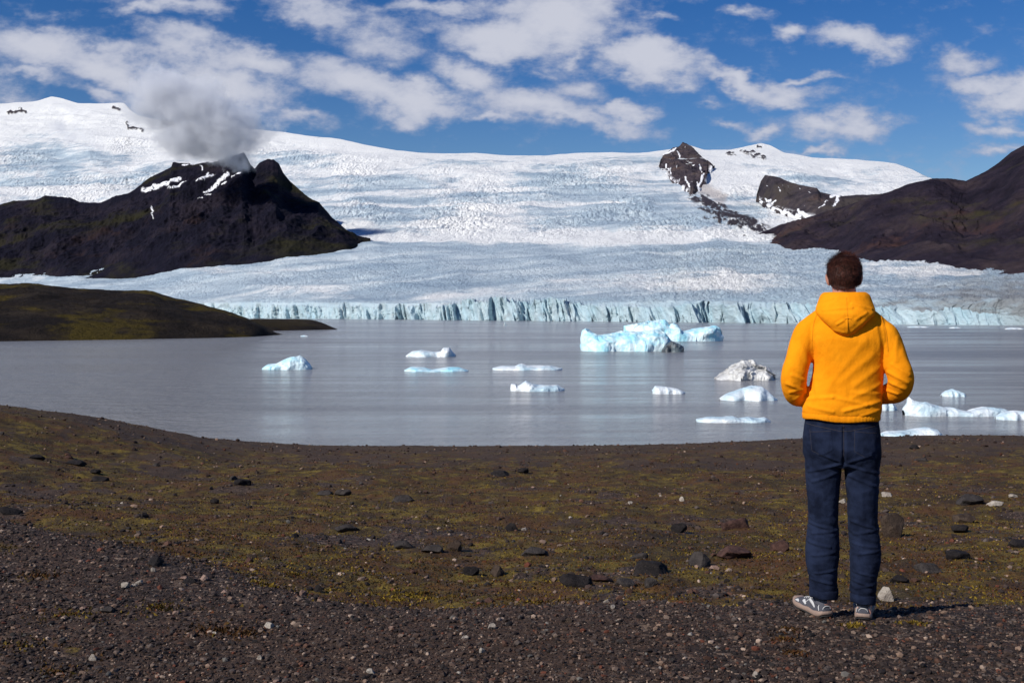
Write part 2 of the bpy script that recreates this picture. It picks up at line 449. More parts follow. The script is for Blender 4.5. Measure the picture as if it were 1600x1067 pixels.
# lower tongue: smaller blocks
_, g2, c2 = cells(Xw / 10 + .5 * fbm(Xg * .05, Yg * .02, 2, 19), Yw / 38, 17)
blk2 = (c2 - .5) * .9 + np.clip(g2 * 3, 0, 1)
fine2 = ridged(Xw * .075 + .02 * Yw, Yw * .020, 5, 221, .66)
ice_lo = blk2 * 1.0 + fine2 * 3.6 + 3.0 * fbm(Xw * .018, Yw * .012, 3, 225)
amp_lo = .38 + 1.0 * rightrough + .5 * sstep(22, 0, top_r[None] - rows)
d_near = np.clip(Yg / 1300, .7, 2.2)
Zg = Zg + edge ** .5 * crev * ((1 - low) * ice_hi * sstep(.98, .8, t) + low * ice_lo * amp_lo * d_near ** .5)
Zg = Zg + edge * low * pxscale * 1.5 * ridged(warpx * .004 + rows * .012, rows * .20 + .010 * warpx, 3, 245, .6)
Zg = Zg + edge * (1 - low) * 5 * fbm(Xg * .012, Yg * .006, 4, 241)
# attributes: 1 snow .. 0 bare ice, with shaded and sunlit bands painted in
snow_and_shade = sstep(-.65, .65, fbm(PXg * .0045 + 1, rows * .017, 4, 301) + .42 * sstep(330, 230, rows) + .3 * sstep(235, 205, rows) - .36 * low + .12 * fbm(PXg * .05, rows * .12, 3, 305))
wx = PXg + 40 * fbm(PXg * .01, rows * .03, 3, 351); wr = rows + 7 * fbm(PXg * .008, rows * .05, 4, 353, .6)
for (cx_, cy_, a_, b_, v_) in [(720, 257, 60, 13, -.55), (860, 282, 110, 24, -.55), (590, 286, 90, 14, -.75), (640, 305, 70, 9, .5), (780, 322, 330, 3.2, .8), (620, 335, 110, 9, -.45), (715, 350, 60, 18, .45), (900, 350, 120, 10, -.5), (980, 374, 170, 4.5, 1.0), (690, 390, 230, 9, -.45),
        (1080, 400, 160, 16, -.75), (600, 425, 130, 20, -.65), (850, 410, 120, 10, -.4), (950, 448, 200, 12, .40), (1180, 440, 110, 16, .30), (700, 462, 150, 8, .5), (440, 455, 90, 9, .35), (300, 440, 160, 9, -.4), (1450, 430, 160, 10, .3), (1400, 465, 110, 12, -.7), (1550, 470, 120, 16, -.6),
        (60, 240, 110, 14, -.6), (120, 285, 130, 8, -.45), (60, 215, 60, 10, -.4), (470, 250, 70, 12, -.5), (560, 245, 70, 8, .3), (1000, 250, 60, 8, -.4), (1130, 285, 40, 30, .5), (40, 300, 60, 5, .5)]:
    snow_and_shade = snow_and_shade + v_ * np.exp(-((wx - cx_) / a_) ** 2 - ((wr - cy_) / b_) ** 2)  # cloud shadow and shaded slopes painted as ice tone, sunlit bands as snow tone
snow_and_shade = np.clip(snow_and_shade, 0, 1)
snow_and_shade = np.maximum(snow_and_shade, .9 * smoothband)
snow_and_shade = np.clip(snow_and_shade + .55 * np.exp(-((rows - 372 + .01 * (PXg - 900)) / 4.0) ** 2), 0, 1)  # sunlit line along the step edge, painted into the tone
dirt = sstep(1230, 1600, PXg) * sstep(400, 480, rows) * .9 + .35 * sstep(455, 475, rows) * sstep(.05, .3, fbm(PXg * .02, rows * .15, 3, 311))
dirt = np.clip(dirt * (.6 + .8 * fbm(PXg * .03, rows * .2, 4, 315) + .3), 0, 1)
# rock that shows through the snow: polygons in pixel space as short strokes
rock = np.zeros_like(rows)
jx = PXg + 5 * fbm(PXg * .09, rows * .13, 3, 331); jy = rows + 4 * fbm(PXg * .1, rows * .15, 3, 335)
for (a, bb, c, d, wd) in [(12, 176, 32, 174, 2.4), (28, 170, 40, 174, 1.8), (176, 168, 186, 172, 3.0), (196, 192, 200, 204, 2.2), (203, 203, 222, 206, 2.6),
        (1158, 236, 1180, 247, 3.2), (1176, 240, 1194, 250, 3.8), (1137, 240, 1150, 244, 2.6), (1184, 229, 1190, 231, 1.6),
        (1086, 312, 1112, 326, 4.2), (1108, 322, 1150, 336, 4.6), (1092, 330, 1130, 344, 3.2), (1125, 338, 1180, 350, 5.4), (1140, 350, 1200, 362, 5.0), (1102, 345, 1165, 360, 2.8), (1160, 356, 1210, 366, 4.0)]:
    rock = np.maximum(rock, sstep(wd, wd * .55, seg_dist(jx, jy, a, bb, c, d)))
strip = np.maximum(sstep(13, 6, seg_dist(jx, jy, 1086, 310, 1140, 338)), sstep(11, 5, seg_dist(jx, jy, 1140, 340, 1215, 368)))
strip = strip * sstep(.02, .16, fbm(PXg * .05 + rows * .02, rows * .16 - PXg * .07, 4, 341, .6) + .10)
rock = np.maximum(rock * sstep(-.25, -.05, fbm(PXg * .12, rows * .22, 3, 343)), strip)
brownish = sstep(14, 4, seg_dist(jx, jy, 1098, 296, 1128, 312)) * .55
Zg = Zg + rock * pxscale * 1.2
# ---- ice cliff
topz = Zg[0] + 0
blockn = cells(Xg[0] / 17, Xg[0] * 0 + .5, 401)
jag = (blockn[2] - .5) * 8 + ridged(Xg[0] * .07, Xg[0] * 0, 3, 405, .6) * 4.5
cliffamp = itp(pxs, [(-500, .6), (600, .6), (700, 1.2), (900, 1.1), (960, .8), (1250, .9), (1450, .7), (1560, .35), (2100, .25)])
jag = (jag - 4.5 + 3.2 * ridged(Xg[0] * .22, Xg[0] * 0 + 2, 2, 409, .6)) * cliffamp
fall = np.exp(-np.arange(nr) / 5.0)[:, None]
Zg = Zg + jag[None, :] * fall
topz = Zg[0]
s = np.linspace(0, 1, ncl)[:, None]
Zc = -4 + (topz[None, :] + 4) * s
Xc = np.repeat(Xg[0][None, :], ncl, 0)
flute = ridged(Xc * .045 + .01 * Zc, Zc * .006, 4, 421, .55)
_, gb, cbv = cells(Xc / 13 + .03 * Zc, Zc / 40, 431)
_, gb2, cbv2 = cells(Xc / 44, Zc / 200 + .5, 437)
xw_ = Xc + 14 * fbm(Xc * .02, Xc * 0 + 3, 2, 461) + .22 * Zc
off = -(ridged(xw_ * .026, Zc * .004, 1, 463) * 34 + ridged(xw_ * .065, Zc * .010, 2, 465) * 20 + ridged(xw_ * .16, Zc * .03, 2, 467) * 9 + flute * 3 + (cbv - .5) * 7) * (.5 + .6 * cliffamp[None])
off = (off - off.mean(1, keepdims=True)) * itp(pxs, [(1380, 1), (1500, .35)])[None]
lean = (1 - s) * -4
Yc = np.repeat(y0[None, :], ncl, 0) + off * (1 - .25 * s) + 6 + lean + 1.6 * fbm(Xc * .12, Zc * .12, 3, 441)
slope_front = 1 - np.clip(cliffamp, 0, 1) / .6 * .9
Yc = Yc + np.clip(slope_front, 0, 1)[None] * s * 12
# blend first glacier rows back from the cliff edge, never folding forward over it
Yg = Yg + (Yc[-1] - Yg[0])[None, :] * np.exp(-np.arange(nr) / 6.0)[:, None]
Yg[0] = Yc[-1] + 1.0
Yg = np.maximum.accumulate(Yg + np.arange(nr)[:, None] * .02, axis=0)
full = np.concatenate([np.stack([Xc, Yc, Zc], -1), np.stack([Xg, Yg, Zg], -1)], 0)
# far side drops behind the skyline
back = full[-1].copy(); back[:, 1] += 1500; back[:, 2] -= 250
back2 = back.copy(); back2[:, 1] += 2500; back2[:, 2] -= 900
full = np.concatenate([full, back[None], back2[None]], 0)
pad = lambda a, c0, c1=0: np.concatenate([np.full((ncl, nc), c0), a, np.full((2, nc), c1)], 0)
blue = pad(sstep(16, 2, top_r[None] - rows) * .6, 1.0)
dirtF = pad(dirt, 0.0)
dirtF[:ncl] = np.clip(sstep(1500, 1620, pxs)[None] * .6 + .8 * sstep(.25, .6, fbm(Xc * .05, Zc * .05, 3, 451)) * .6, 0, 1)

m_ice, nt, b = material('glacier_ice')
pos = geo_pos(nt)
sn = nt.attr('snow_and_shade'); bl = nt.attr('blue'); dr = nt.attr('dirt'); rk = nt.attr('rock'); br = nt.attr('brown')
pn = nt.noise(nt.mapping(pos, sc=(.02, .008, .02)), 1.0, 6, .65)
pb = nt.noise(nt.mapping(pos, sc=(.0022, .0040, 0)), 1.0, 9, .68, .3)
icec = nt.ramp(pb, [(.30, (.25, .34, .43)), (.46, (.38, .47, .54)), (.58, (.56, .64, .68)), (.70, (.76, .79, .79))])  # blue-grey end also carries cloud shade in the colour
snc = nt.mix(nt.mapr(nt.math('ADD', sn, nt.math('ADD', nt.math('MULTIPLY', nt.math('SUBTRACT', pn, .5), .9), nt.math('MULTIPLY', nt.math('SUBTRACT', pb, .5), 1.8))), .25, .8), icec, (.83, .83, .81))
cliffc = nt.mix(nt.noise(nt.mapping(pos, sc=(.06, .02, .025)), 1.0, 4, .6), (.30, .53, .64), (.74, .81, .82))
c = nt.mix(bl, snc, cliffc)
dn = nt.noise(nt.mapping(pos, sc=(.05, .02, .05)), 1.0, 6, .7)
c = nt.mix(nt.math('MULTIPLY', nt.mapr(nt.math('ADD', nt.math('MULTIPLY', dr, .8), nt.math('MULTIPLY', dn, .5)), .3, 1.0), .75), c, (.22, .21, .205))
c = nt.mix(br, c, (.42, .33, .27))
rc = nt.mix(nt.noise(nt.mapping(pos, sc=(.02, .02, .02)), 1.0, 5, .6), (.02, .018, .022), (.07, .05, .045))
c = nt.mix(rk, c, rc)
nt.l.new(c, b.inputs['Base Color'])
b.inputs['Roughness'].default_value = .6
b.inputs['Specular IOR Level'].default_value = .3
bn = nt.noise(nt.mapping(pos, sc=(.09, .035, .09)), 1.0, 7, .72)
bn2 = nt.noise(nt.mapping(pos, sc=(.4, .15, .4)), 1.0, 4, .7)
nt.l.new(nt.bump(nt.math('ADD', bn, nt.math('MULTIPLY', bn2, .22)), 9.0, .9), b.inputs['Normal'])
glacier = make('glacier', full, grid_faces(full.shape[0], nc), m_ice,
               attrs={'snow_and_shade': pad(snow_and_shade, .2, 1).ravel(), 'blue': blue.ravel(), 'dirt': dirtF.ravel(), 'rock': pad(rock, 0).ravel(), 'brown': pad(brownish, 0).ravel()})
tag(glacier, kind='structure')

# ------------------------------------------------------------------ mountains
def rock_material(name, cols, green, red, sc=1.0, blue=0.0):
    m, nt, b = material(name)
    pos = geo_pos(nt)
    n1 = nt.noise(nt.mapping(pos, sc=(.006 * sc, .004 * sc, .010 * sc)), 1.0, 9, .70, .1)
    base = nt.ramp(n1, [(.34, cols[0]), (.5, cols[1]), (.64, cols[2])])
    n5 = nt.noise(nt.mapping(pos, sc=(.03 * sc, .02 * sc, .03 * sc)), 1.0, 8, .75)
    base = nt.mix(1.0, base, nt.ramp(n5, [(.3, .55), (.7, 1.5)]), 'MULTIPLY')
    n2 = nt.noise(nt.mapping(pos, sc=(.0020 * sc, .0016 * sc, .006 * sc), loc=(3, 1, 2)), 1.0, 8, .66, .15)
    base = nt.mix(nt.mapr(n2, .50, .64, 0, .85), base, green)
    n4 = nt.noise(nt.mapping(pos, sc=(.0022 * sc, .0022 * sc, .004 * sc), loc=(13, 4, 7)), 1.0, 8, .66, .15)
    base = nt.mix(nt.mapr(n4, .55, .68, 0, .8), base, red)
    sn = nt.attr('snow_and_shade')
    c = nt.mix(sn, base, (.84, .84, .86))
    nt.l.new(c, b.inputs['Base Color'])
    b.inputs['Roughness'].default_value = .95
    b.inputs['Specular IOR Level'].default_value = .1
    n3_ = nt.noise(nt.mapping(pos, sc=(.012 * sc, .012 * sc, .03 * sc)), 1.0, 9, .72)
    nt.l.new(nt.bump(n3_, 14.0 / sc, .7), b.inputs['Normal'])
    return m
def ridge_mesh(name, topc, basec, x0, x1, ncol, nrow, ybase, depth, mat, seed, gully=1.0,  snowfn=None, pxn=1.2, sink=.10, backdrop=.8, nsc=1.0, amp=1.0, hug=0.0, profile=1.0):
    px = np.linspace(x0, x1, ncol)
    tr = itp(px, topc) + pxn * fbm(px * .09, px * 0, 4, seed, .6)
    br = itp(px, basec) + (1.6 * pxn * fbm(px * .13, px * 0 + 5, 4, seed + 2, .65) if hug else 0)
    tr = np.minimum(tr, br - .3)
    yb = ybase(px, br) if callable(ybase) else np.full(ncol, float(ybase))
    dp = depth(px) if callable(depth) else np.full(ncol, float(depth))
    yb = smooth1(yb, 10); dp = smooth1(dp, 14)
    t = np.linspace(0, 1, nrow)[:, None]
    Yv = yb[None] + dp[None] * (t ** profile)
    rw = br[None] + (tr - br)[None] * t
    Zb = HC + (HZ - rw) / F * Yv
    if hug:
        Yv = gY(np.repeat(px[None], nrow, 0), rw) - hug * np.sin(np.pi * t) ** .6
        Zb = HC + (HZ - rw) / F * Yv
    Xb = (px[None] - 800) / F * Yv
    pp = np.repeat(px[None], nrow, 0)
    H = (Zb[-1] - Zb[0])[None]
    env = np.sin(np.pi * np.clip(t, 0, 1)) ** .7 * .62
    relief = 0.060 * ridged(pp * .022 + .004 * rw + .30 * fbm(pp * .012, rw * .012, 2, seed + 3), rw * .006, 5, seed + 1, .52) + .11 * fbm(pp * .005, rw * .008, 2, seed + 9) + .012 * fbm(pp * .05, rw * .07, 4, seed + 5, .6)
    Yv2 = Yv - env * gully * relief * dp[None] * 1.1
    Zb2 = Zb - 0 * t
    # cliff bands: small steps in height
    band = 0.0 * np.sin((rw + 6 * fbm(pp * .015, rw * .05, 2, seed + 13)) * .55) * .5
    Yv2 = Yv2 + env * band * dp[None] * .012 * gully
    Xb2 = Xb
    q3 = np.stack([Xb, Yv2 * .6, Zb2], -1) / nsc
    d3 = 30 * n3(q3, 1 / 260., seed + 21) + 17 * (1 - 2 * np.abs(n3(q3, 1 / 120., seed + 23))) + 8 * n3(q3, 1 / 48., seed + 25) + 4.5 * (1 - 2 * np.abs(n3(q3, 1 / 24., seed + 27))) + 2.2 * n3(q3, 1 / 11., seed + 29)
    e3 = np.clip(env / .62, 0, 1) ** .8 * nsc * amp
    Yv2 = Yv2 - .75 * d3 * e3; Zb2 = Zb2 + .55 * d3 * e3
    # base sinks under whatever it stands on
    sk = np.stack([Xb2[0], Yv2[0] - 5, Zb2[0] - sink * np.maximum(H[0], 30)], -1)[None]
    bk = np.stack([Xb2[-1], Yv2[-1] + dp * .5, Zb2[-1] - H[0] * backdrop * .5], -1)[None]
    bk2 = np.stack([Xb2[-1], Yv2[-1] + dp * 1.0, Zb2[-1] - H[0] * (backdrop + .6)], -1)[None]
    Pm = np.concatenate([sk, np.stack([Xb2, Yv2, Zb2], -1), bk, bk2], 0)
    sn = np.zeros((nrow, ncol)) if snowfn is None else snowfn(pp, rw)
    sn = np.concatenate([sn[:1] * 0, sn, sn[-1:] * 0, sn[-1:] * 0], 0)
    o = make(name, Pm, grid_faces(Pm.shape[0], ncol), mat, attrs={'snow_and_shade': sn.ravel()})
    tag(o, kind='structure')
    return o

LT = [(-500, 250), (-200, 300), (0, 320), (20, 314), (57, 312), (71, 306), (111, 309), (125, 316), (159, 317), (175, 308), (200, 303), (212, 296), (236, 277), (268, 261), (270, 254), (304, 256), (337, 251),
      (358, 246), (381, 238), (388, 250), (391, 258), (398, 264), (405, 255), (418, 249), (428, 250), (436, 256), (442, 270), (452, 282), (472, 300), (483, 309), (499, 317), (520, 341), (540, 358), (560, 371), (578, 375)]
LB = [(-500, 450), (0, 441), (101, 436), (202, 431), (304, 424), (405, 413), (479, 402), (540, 394), (566, 384), (579, 376.5)]
def snow_left(p, r):
    jx = p + 3 * fbm(p * .12, r * .16, 3, 5); jy = r + 2.5 * fbm(p * .14, r * .2, 3, 9)
    s = np.zeros_like(p)
    for (a, bb, c, d, wd) in [(226, 300, 250, 293, 3.6), (243, 293, 283, 283, 3.8), (275, 297, 294, 289, 2.8), (265, 297, 270, 297, 1.6), (312, 287, 335, 275, 3.0), (322, 284, 328, 272, 1.8), (322, 301, 342, 290, 3.2), (340, 290, 359, 276, 3.2),
                              (350, 291, 356, 288, 1.6), (366, 280, 376, 274, 2.2), (288, 259, 340, 253, 2.6), (316, 262, 319, 268, 1.2), (323, 307, 332, 308, 1.6), (240, 324, 243, 345, 1.2), (312, 313, 318, 315, 1.2)]:
        s = np.maximum(s, sstep(wd, wd * .5, seg_dist(jx, jy, a, bb, c, d)))
    return s * sstep(-.30, -.12, fbm(p * .18, r * .30, 4, 19, .65))
m_rockL = rock_material('basalt_slope', [(.003, .003, .008), (.007, .006, .013), (.017, .013, .019)], (.022, .020, .008), (.028, .016, .015))  # cloud shadow over this mountain is put into its near-black blue colours
ridge_mesh('mountain', LT, LB, -500, 579, 1300, 300, lambda p, r: gY(p, r) * 1.0 - 20, lambda p: itp(p, [(-500, 1400), (430, 1250), (520, 700), (579, 60)]), m_rockL, 501, .6, snow_left, amp=1.5, pxn=1.6)

RT = [(1160, 372), (1180, 368), (1205, 358), (1250, 343), (1310, 326), (1350, 313), (1384, 302), (1420, 288), (1458, 279), (1485, 279), (1509, 283), (1540, 268), (1566, 251), (1580, 238), (1600, 227), (1700, 165), (2100, 90)]
RB = [(1160, 373), (1195, 378), (1230, 390), (1290, 391), (1350, 408), (1450, 421), (1600, 431), (2100, 455)]
m_rockR = rock_material('tuff_slope', [(.009, .007, .013), (.019, .014, .022), (.038, .027, .030)], (.040, .035, .012), (.064, .032, .026))
ridge_mesh('mountain', RT, RB, 1160, 2100, 1000, 280, lambda p, r: gY(p, r) - 20, lambda p: itp(p, [(1160, 80), (1250, 600), (1500, 1300), (2100, 1600)]), m_rockR, 541, .45, None, amp=1.7, pxn=1.0)

NT_ = [(1029, 262), (1032, 250), (1037, 240), (1044, 237), (1051, 232), (1060, 229), (1067, 222), (1074, 225), (1080, 229), (1094, 243), (1104, 252), (1114, 261), (1116, 264)]
NB_ = [(1029, 263), (1040, 275), (1055, 289), (1070, 300), (1082, 311), (1088, 303), (1094, 300), (1104, 287), (1103, 276), (1110, 271), (1116, 265)]
m_rockN = rock_material('nunatak_rock', [(.028, .024, .034), (.055, .043, .050), (.10, .075, .07)], (.07, .055, .05), (.14, .085, .06), 1.6)
def snow_nun(p, r):
    jx = p + 2 * fbm(p * .2, r * .2, 3, 5); jy = r + 2 * fbm(p * .2, r * .2, 3, 9)
    s = np.zeros_like(p)
    for (a, bb, c, d, wd) in [(1040, 262, 1048, 274, 1.2), (1058, 240, 1064, 250, 1.0), (1090, 262, 1096, 276, 1.0), (1070, 282, 1076, 296, 1.4), (1098, 280, 1090, 296, 1.8), (1036, 243, 1052, 236, 2.6), (1052, 236, 1056, 232, 1.6), (1088, 290, 1092, 300, 1.6), (1080, 262, 1083, 264, .9)]:
        s = np.maximum(s, sstep(wd, wd * .5, seg_dist(jx, jy, a, bb, c, d)))
    e = sstep(9, 1, itp(p, NB_) - r) * sstep(-.05, .12, fbm(p * .11, r * .14, 4, 15, .6)); e2 = .8 * sstep(.42, .50, fbm(p * .16 + r * .08, r * .07 - p * .05, 4, 25, .6))
    return np.clip(np.maximum(np.maximum(s, e), e2), 0, 1)
ridge_mesh('nunatak', NT_, NB_, 1029, 1116, 240, 160, lambda p, r: gY(p, r) - 90, lambda p: itp(p, [(1029, 60), (1050, 200), (1095, 200), (1116, 40)]), m_rockN, 571, .15, snow_nun, pxn=2.6, nsc=.8, amp=2.0, hug=70.0, sink=.0)
BT_ = [(1186, 292), (1189, 283), (1195, 274), (1205, 275), (1219, 278), (1235, 285), (1249, 289), (1276, 294), (1281, 300), (1300, 305), (1315, 307), (1340, 305), (1360, 305), (1384, 302), (1410, 300), (1430, 302)]
BB_ = [(1186, 315), (1196, 322), (1208, 330), (1230, 336), (1249, 342), (1268, 346), (1290, 350), (1330, 352), (1430, 352)]
def snow_bowl(p, r):
    jx = p + 3 * fbm(p * .15, r * .2, 3, 5); jy = r + 3 * fbm(p * .16, r * .2, 3, 9)
    s = np.zeros_like(p)
    for (a, bb, c, d, wd) in [(1307, 306, 1305, 316, 2.4), (1305, 316, 1297, 329, 2.0), (1297, 309, 1312, 308, 2.0), (1196, 313, 1202, 318, 1.8), (1204, 322, 1210, 318, 1.6), (1226, 333, 1246, 340, 2.0), (1244, 333, 1262, 342, 2.4), (1212, 328, 1224, 334, 1.4), (1277, 333, 1284, 326, 1.0), (1286, 320, 1292, 316, .9)]:
        s = np.maximum(s, sstep(wd, wd * .5, seg_dist(jx, jy, a, bb, c, d)))
    e = sstep(9, 1, itp(p, BB_) - r) * sstep(-.05, .12, fbm(p * .10, r * .16, 4, 15, .6)) * (p < 1275); e2 = .7 * sstep(.42, .52, fbm(p * .10 - r * .06, r * .10, 4, 27, .6)) * (p < 1300)
    return np.clip(np.maximum(np.maximum(s, e), e2), 0, 1)
m_rockB = rock_material('scree_slope', [(.022, .019, .026), (.042, .034, .040), (.07, .055, .052)], (.055, .045, .04), (.085, .055, .045), 1.4)
ridge_mesh('rock_wall', BT_, BB_, 1186, 1430, 420, 160, lambda p, r: gY(p, r) - 160, lambda p: itp(p, [(1186, 60), (1210, 350), (1430, 600)]), m_rockB, 591, 1.5, snow_bowl, pxn=1.0)

# low moraine hill and islet on the lake
m_mor, nt, b = material('moraine')
pos = geo_pos(nt)
n1 = nt.noise(nt.mapping(pos, sc=(.05, .05, .14)), 1.0, 7, .65, .4)
base = nt.ramp(n1, [(.3, (.010, .008, .007)), (.5, (.022, .016, .012)), (.68, (.045, .033, .022))])
n2 = nt.noise(nt.mapping(pos, sc=(.022, .022, .11), loc=(2, 7, 1)), 1.0, 6, .62, .5)
base = nt.mix(nt.math('MULTIPLY', nt.mapr(n2, .50, .60), nt.attr('moss')), base, nt.mix(nt.noise(pos, .3, 4, .7), (.028, .022, .007), (.105, .074, .012)))
nt.l.new(base, b.inputs['Base Color']); b.inputs['Roughness'].default_value = .95; b.inputs['Specular IOR Level'].default_value = .1
nt.l.new(nt.bump(nt.noise(pos, .35, 8, .72), 3.2, .9), b.inputs['Normal'])
def moraine(name, topc, basec, x0, x1, depth, seed, ncol, nrow, mossy, pxn=.8, rel=1.0):
    px = np.linspace(x0, x1, ncol)
    br = itp(px, basec); yb = HC * F / (br - HZ)
    tr = np.minimum(smooth1(itp(px, topc), 9) + pxn * fbm(px * .07, px * 0, 4, seed, .6), br - .2)
    yb = smooth1(yb, 9)
    t = np.linspace(0, 1, nrow)[:, None]
    dp = smooth1(depth(px), 9)
    Yv = yb[None] + dp[None] * t ** 1.1
    prof = np.sin(t * np.pi / 2) ** .9
    ztop = HC + (HZ - tr) / F * (yb + dp)
    Z = ztop[None] * prof - .4 * (1 - t) ** 6
    pp = np.repeat(px[None], nrow, 0)
    X = (pp - 800) / F * Yv
    env = np.sin(np.pi * t) ** .6
    Z = Z + rel * env * (2.6 * fbm(X * .035, Yv * .035, 4, seed + 3) + .5 * ridged(X * .11, Yv * .11, 3, seed + 6)) * np.clip(ztop / 14, 0, 1)[None]
    sk = np.stack([X[0], Yv[0] - 2, Z[0] - 2.5], -1)[None]
    bk = np.stack([X[-1], Yv[-1] + dp * .8, ztop * .45], -1)[None]
    bk2 = np.stack([X[-1], Yv[-1] + dp * 1.8, -3 + 0 * ztop], -1)[None]
    Pm = np.concatenate([sk, np.stack([X, Yv, Z], -1), bk, bk2], 0)
    mo = np.full(Pm.shape[:2], mossy)
    mo[:, :] *= sstep(x1, x1 - 60, px)[None] if mossy > .5 else 1
    o = make(name, Pm, grid_faces(Pm.shape[0], ncol), m_mor, attrs={'moss': mo.ravel()})
    tag(o, kind='structure'); return o
HT = [(-500, 420), (-200, 432), (0, 445), (44, 443), (84, 448), (135, 452), (175, 455), (216, 455), (229, 453), (244, 457), (260, 462), (275, 468), (290, 469), (310, 474), (337, 482), (371, 492), (388, 497), (400, 505), (415, 514), (436, 522.5)]
HB = [(-500, 536), (0, 533.5), (202, 530.5), (337, 528), (400, 526), (437, 523)]
moraine('hill', HT, HB, -500, 437, lambda p: itp(p, [(-500, 180), (0, 150), (300, 110), (390, 40), (437, 3)]), 611, 900, 160, 1.0)
IT = [(380, 500), (398, 498), (440, 498.6), (470, 499), (489, 499.6), (506, 505), (518, 511), (526, 514.5)]
IB = [(380, 518), (430, 517), (526, 514.8)]
moraine('islet', IT, IB, 380, 526, lambda p: itp(p, [(380, 60), (480, 60), (526, 3)]), 631, 300, 60, .3, .3, .6)

# ------------------------------------------------------------------ icebergs
def ice_material(name, c1, c2, dirty=0.0):
    m, nt, b = material(name)
    pos = geo_pos(nt)
    n = nt.noise(pos, .35, 5, .6, .4)
    c = nt.mix(nt.mapr(n, .35, .62), c1, c2)
    if dirty:
        d = nt.noise(nt.mapping(pos, sc=(.9, .9, .35)), 1.0, 6, .7)
        c = nt.mix(nt.mapr(d, .42, .68, 0, dirty), c, (.12, .105, .095))
    nt.l.new(c, b.inputs['Base Color'])
    b.inputs['Roughness'].default_value = .35
    b.inputs['Specular IOR Level'].default_value = .4
    nt.l.new(nt.bump(nt.math('ADD', nt.noise(pos, .8, 6, .6), nt.math('MULTIPLY', nt.voro(pos, .7, 'F1'), .5)), .45, .7), b.inputs['Normal'])
    return m
M_blue = ice_material('berg_blue_ice', (.36, .74, .86), (.74, .89, .92))
M_white = ice_material('berg_white_ice', (.50, .66, .73), (.78, .82, .83))
M_dirty = ice_material('berg_dirty_ice', (.50, .49, .47), (.72, .72, .70), .50)
M_dark = ice_material('berg_dark_ice', (.05, .06, .07), (.12, .16, .18), .5)

def berg(outline, wrow, mat, label, seed, depth=.55, p=2.6, rough=1.0, group='icebergs floating on the lake', parent=None, name='iceberg', yshift=0.0, facet=.5):
    Y0 = HC * F / (wrow - HZ) + yshift
    x0, x1 = outline[0][0], outline[-1][0]
    wpx = x1 - x0
    n = max(40, int(wpx * 1.4)); m = 44
    px = np.linspace(x0, x1, n)
    k = Y0 / F
    Xs = (px - 800) * k
    W = wpx * k
    H = (wrow - itp(px, outline)) * k * (1.0)
    sh_ = HC * F / Y0 - HC * F / (Y0 + W * depth * .6)
    H = np.maximum(H, 0); H = H - np.minimum(.55 * H, sh_ * k * .9) + .02
    hm = H.max()
    u = np.linspace(-1, 1, n)
    half = W * depth * .5 * (1 - np.abs(u) ** 3.0) ** .5 * (1 + .35 * perlin(u * 2.2, u * 0 + seed, 3)) + .03 * W
    v = np.linspace(-1, 1, m)[:, None]
    v = np.sign(v) * np.abs(v) ** .8
    prof = np.clip(1 - np.abs(v) ** p, 0, 1) ** (1 / p)
    ridge = .25 * perlin(u * 3 + seed, u * 0, 7)[None]
    X = np.repeat(Xs[None], m, 0); Y = Y0 + half.max() * 1.0 + (v + ridge * (1 - v * v)) * half[None]
    Z = H[None] * prof
    q = 1 / max(W * .14, .5)
    q = q * .7
    _, g, c = cells(X * q, Y * q + Z * q * .9, seed)
    e = np.clip(prof, 0, 1)
    dz = hm * rough * (.14 * fbm(X * q * .9, Y * q * .9, 4, seed + 1, .6) + facet * .12 * (c - .5) + .05 * fbm(X * q * 5, Y * q * 5, 2, seed + 2))
    Z = np.clip(Z + dz * e * (np.clip(H / hm, .15, 1))[None] , .01, None) 
    Y = Y - rough * hm * .14 * (c - .5) * facet * 2 + rough * hm * .16 * fbm(X * q * 1.5, Z * q * 2.5, 3, seed + 5)
    X = X + rough * hm * .12 * fbm(Y * q * 1.5, Z * q * 3, 2, seed + 8)
    # skirt under water
    f = np.stack([X[0], Y[0], Z[0] * 0 - .4], -1)[None]; b2 = np.stack([X[-1], Y[-1], Z[-1] * 0 - .4], -1)[None]
    Pm = np.concatenate([f, np.stack([X, Y, Z], -1), b2], 0)
    o = make(name, Pm, grid_faces(m + 2, n), mat, parent)
    if parent is None: tag(o, label, 'iceberg', group)
    return o

big = berg([(910, 545), (911, 522), (914, 516), (919, 513), (929, 519), (937, 523), (947, 522), (960, 521), (977, 518), (1000, 517), (1026, 516), (1042, 517), (1050, 525), (1058, 536), (1062, 545)], 549.5, M_blue,
     'large turquoise iceberg with a horn at its left end, nearest the glacier front', 3, .55, 2.2, 1.0)
berg([(1036, 548), (1042, 540), (1052, 533), (1062, 537), (1070, 541), (1071, 548)], 550.3, M_dark, '', 5, .8, 2.6, .8, parent=big, name='dark_block')
berg([(978, 520), (979, 508), (990, 506), (1005, 505), (1020, 502), (1040, 499.5), (1044, 500), (1050, 508), (1056, 505), (1064, 508), (1068, 517), (1075, 518), (1090, 514), (1110, 511), (1124, 508), (1129, 510), (1133, 518), (1135, 530)], 533.5, M_blue,
     'tall pale blue iceberg with a peaked wall standing behind the large turquoise one', 8, .35, 2.4, 1.0)
berg([(404, 576), (414, 569), (428, 568), (438, 562), (452, 557), (463, 556), (470, 560), (477, 567), (483, 574)], 578, M_blue, 'pale blue iceberg with a rounded hump, alone near the mossy hill', 13, .5, 2.2, .7)
berg([(632, 556), (642, 549), (656, 547), (668, 549), (678, 550), (688, 549), (690, 545), (692, 543), (701, 543), (704, 548), (711, 555)], 558, M_white, 'low white iceberg with a small upright block at its right end', 19, .45, 2.4, .7)
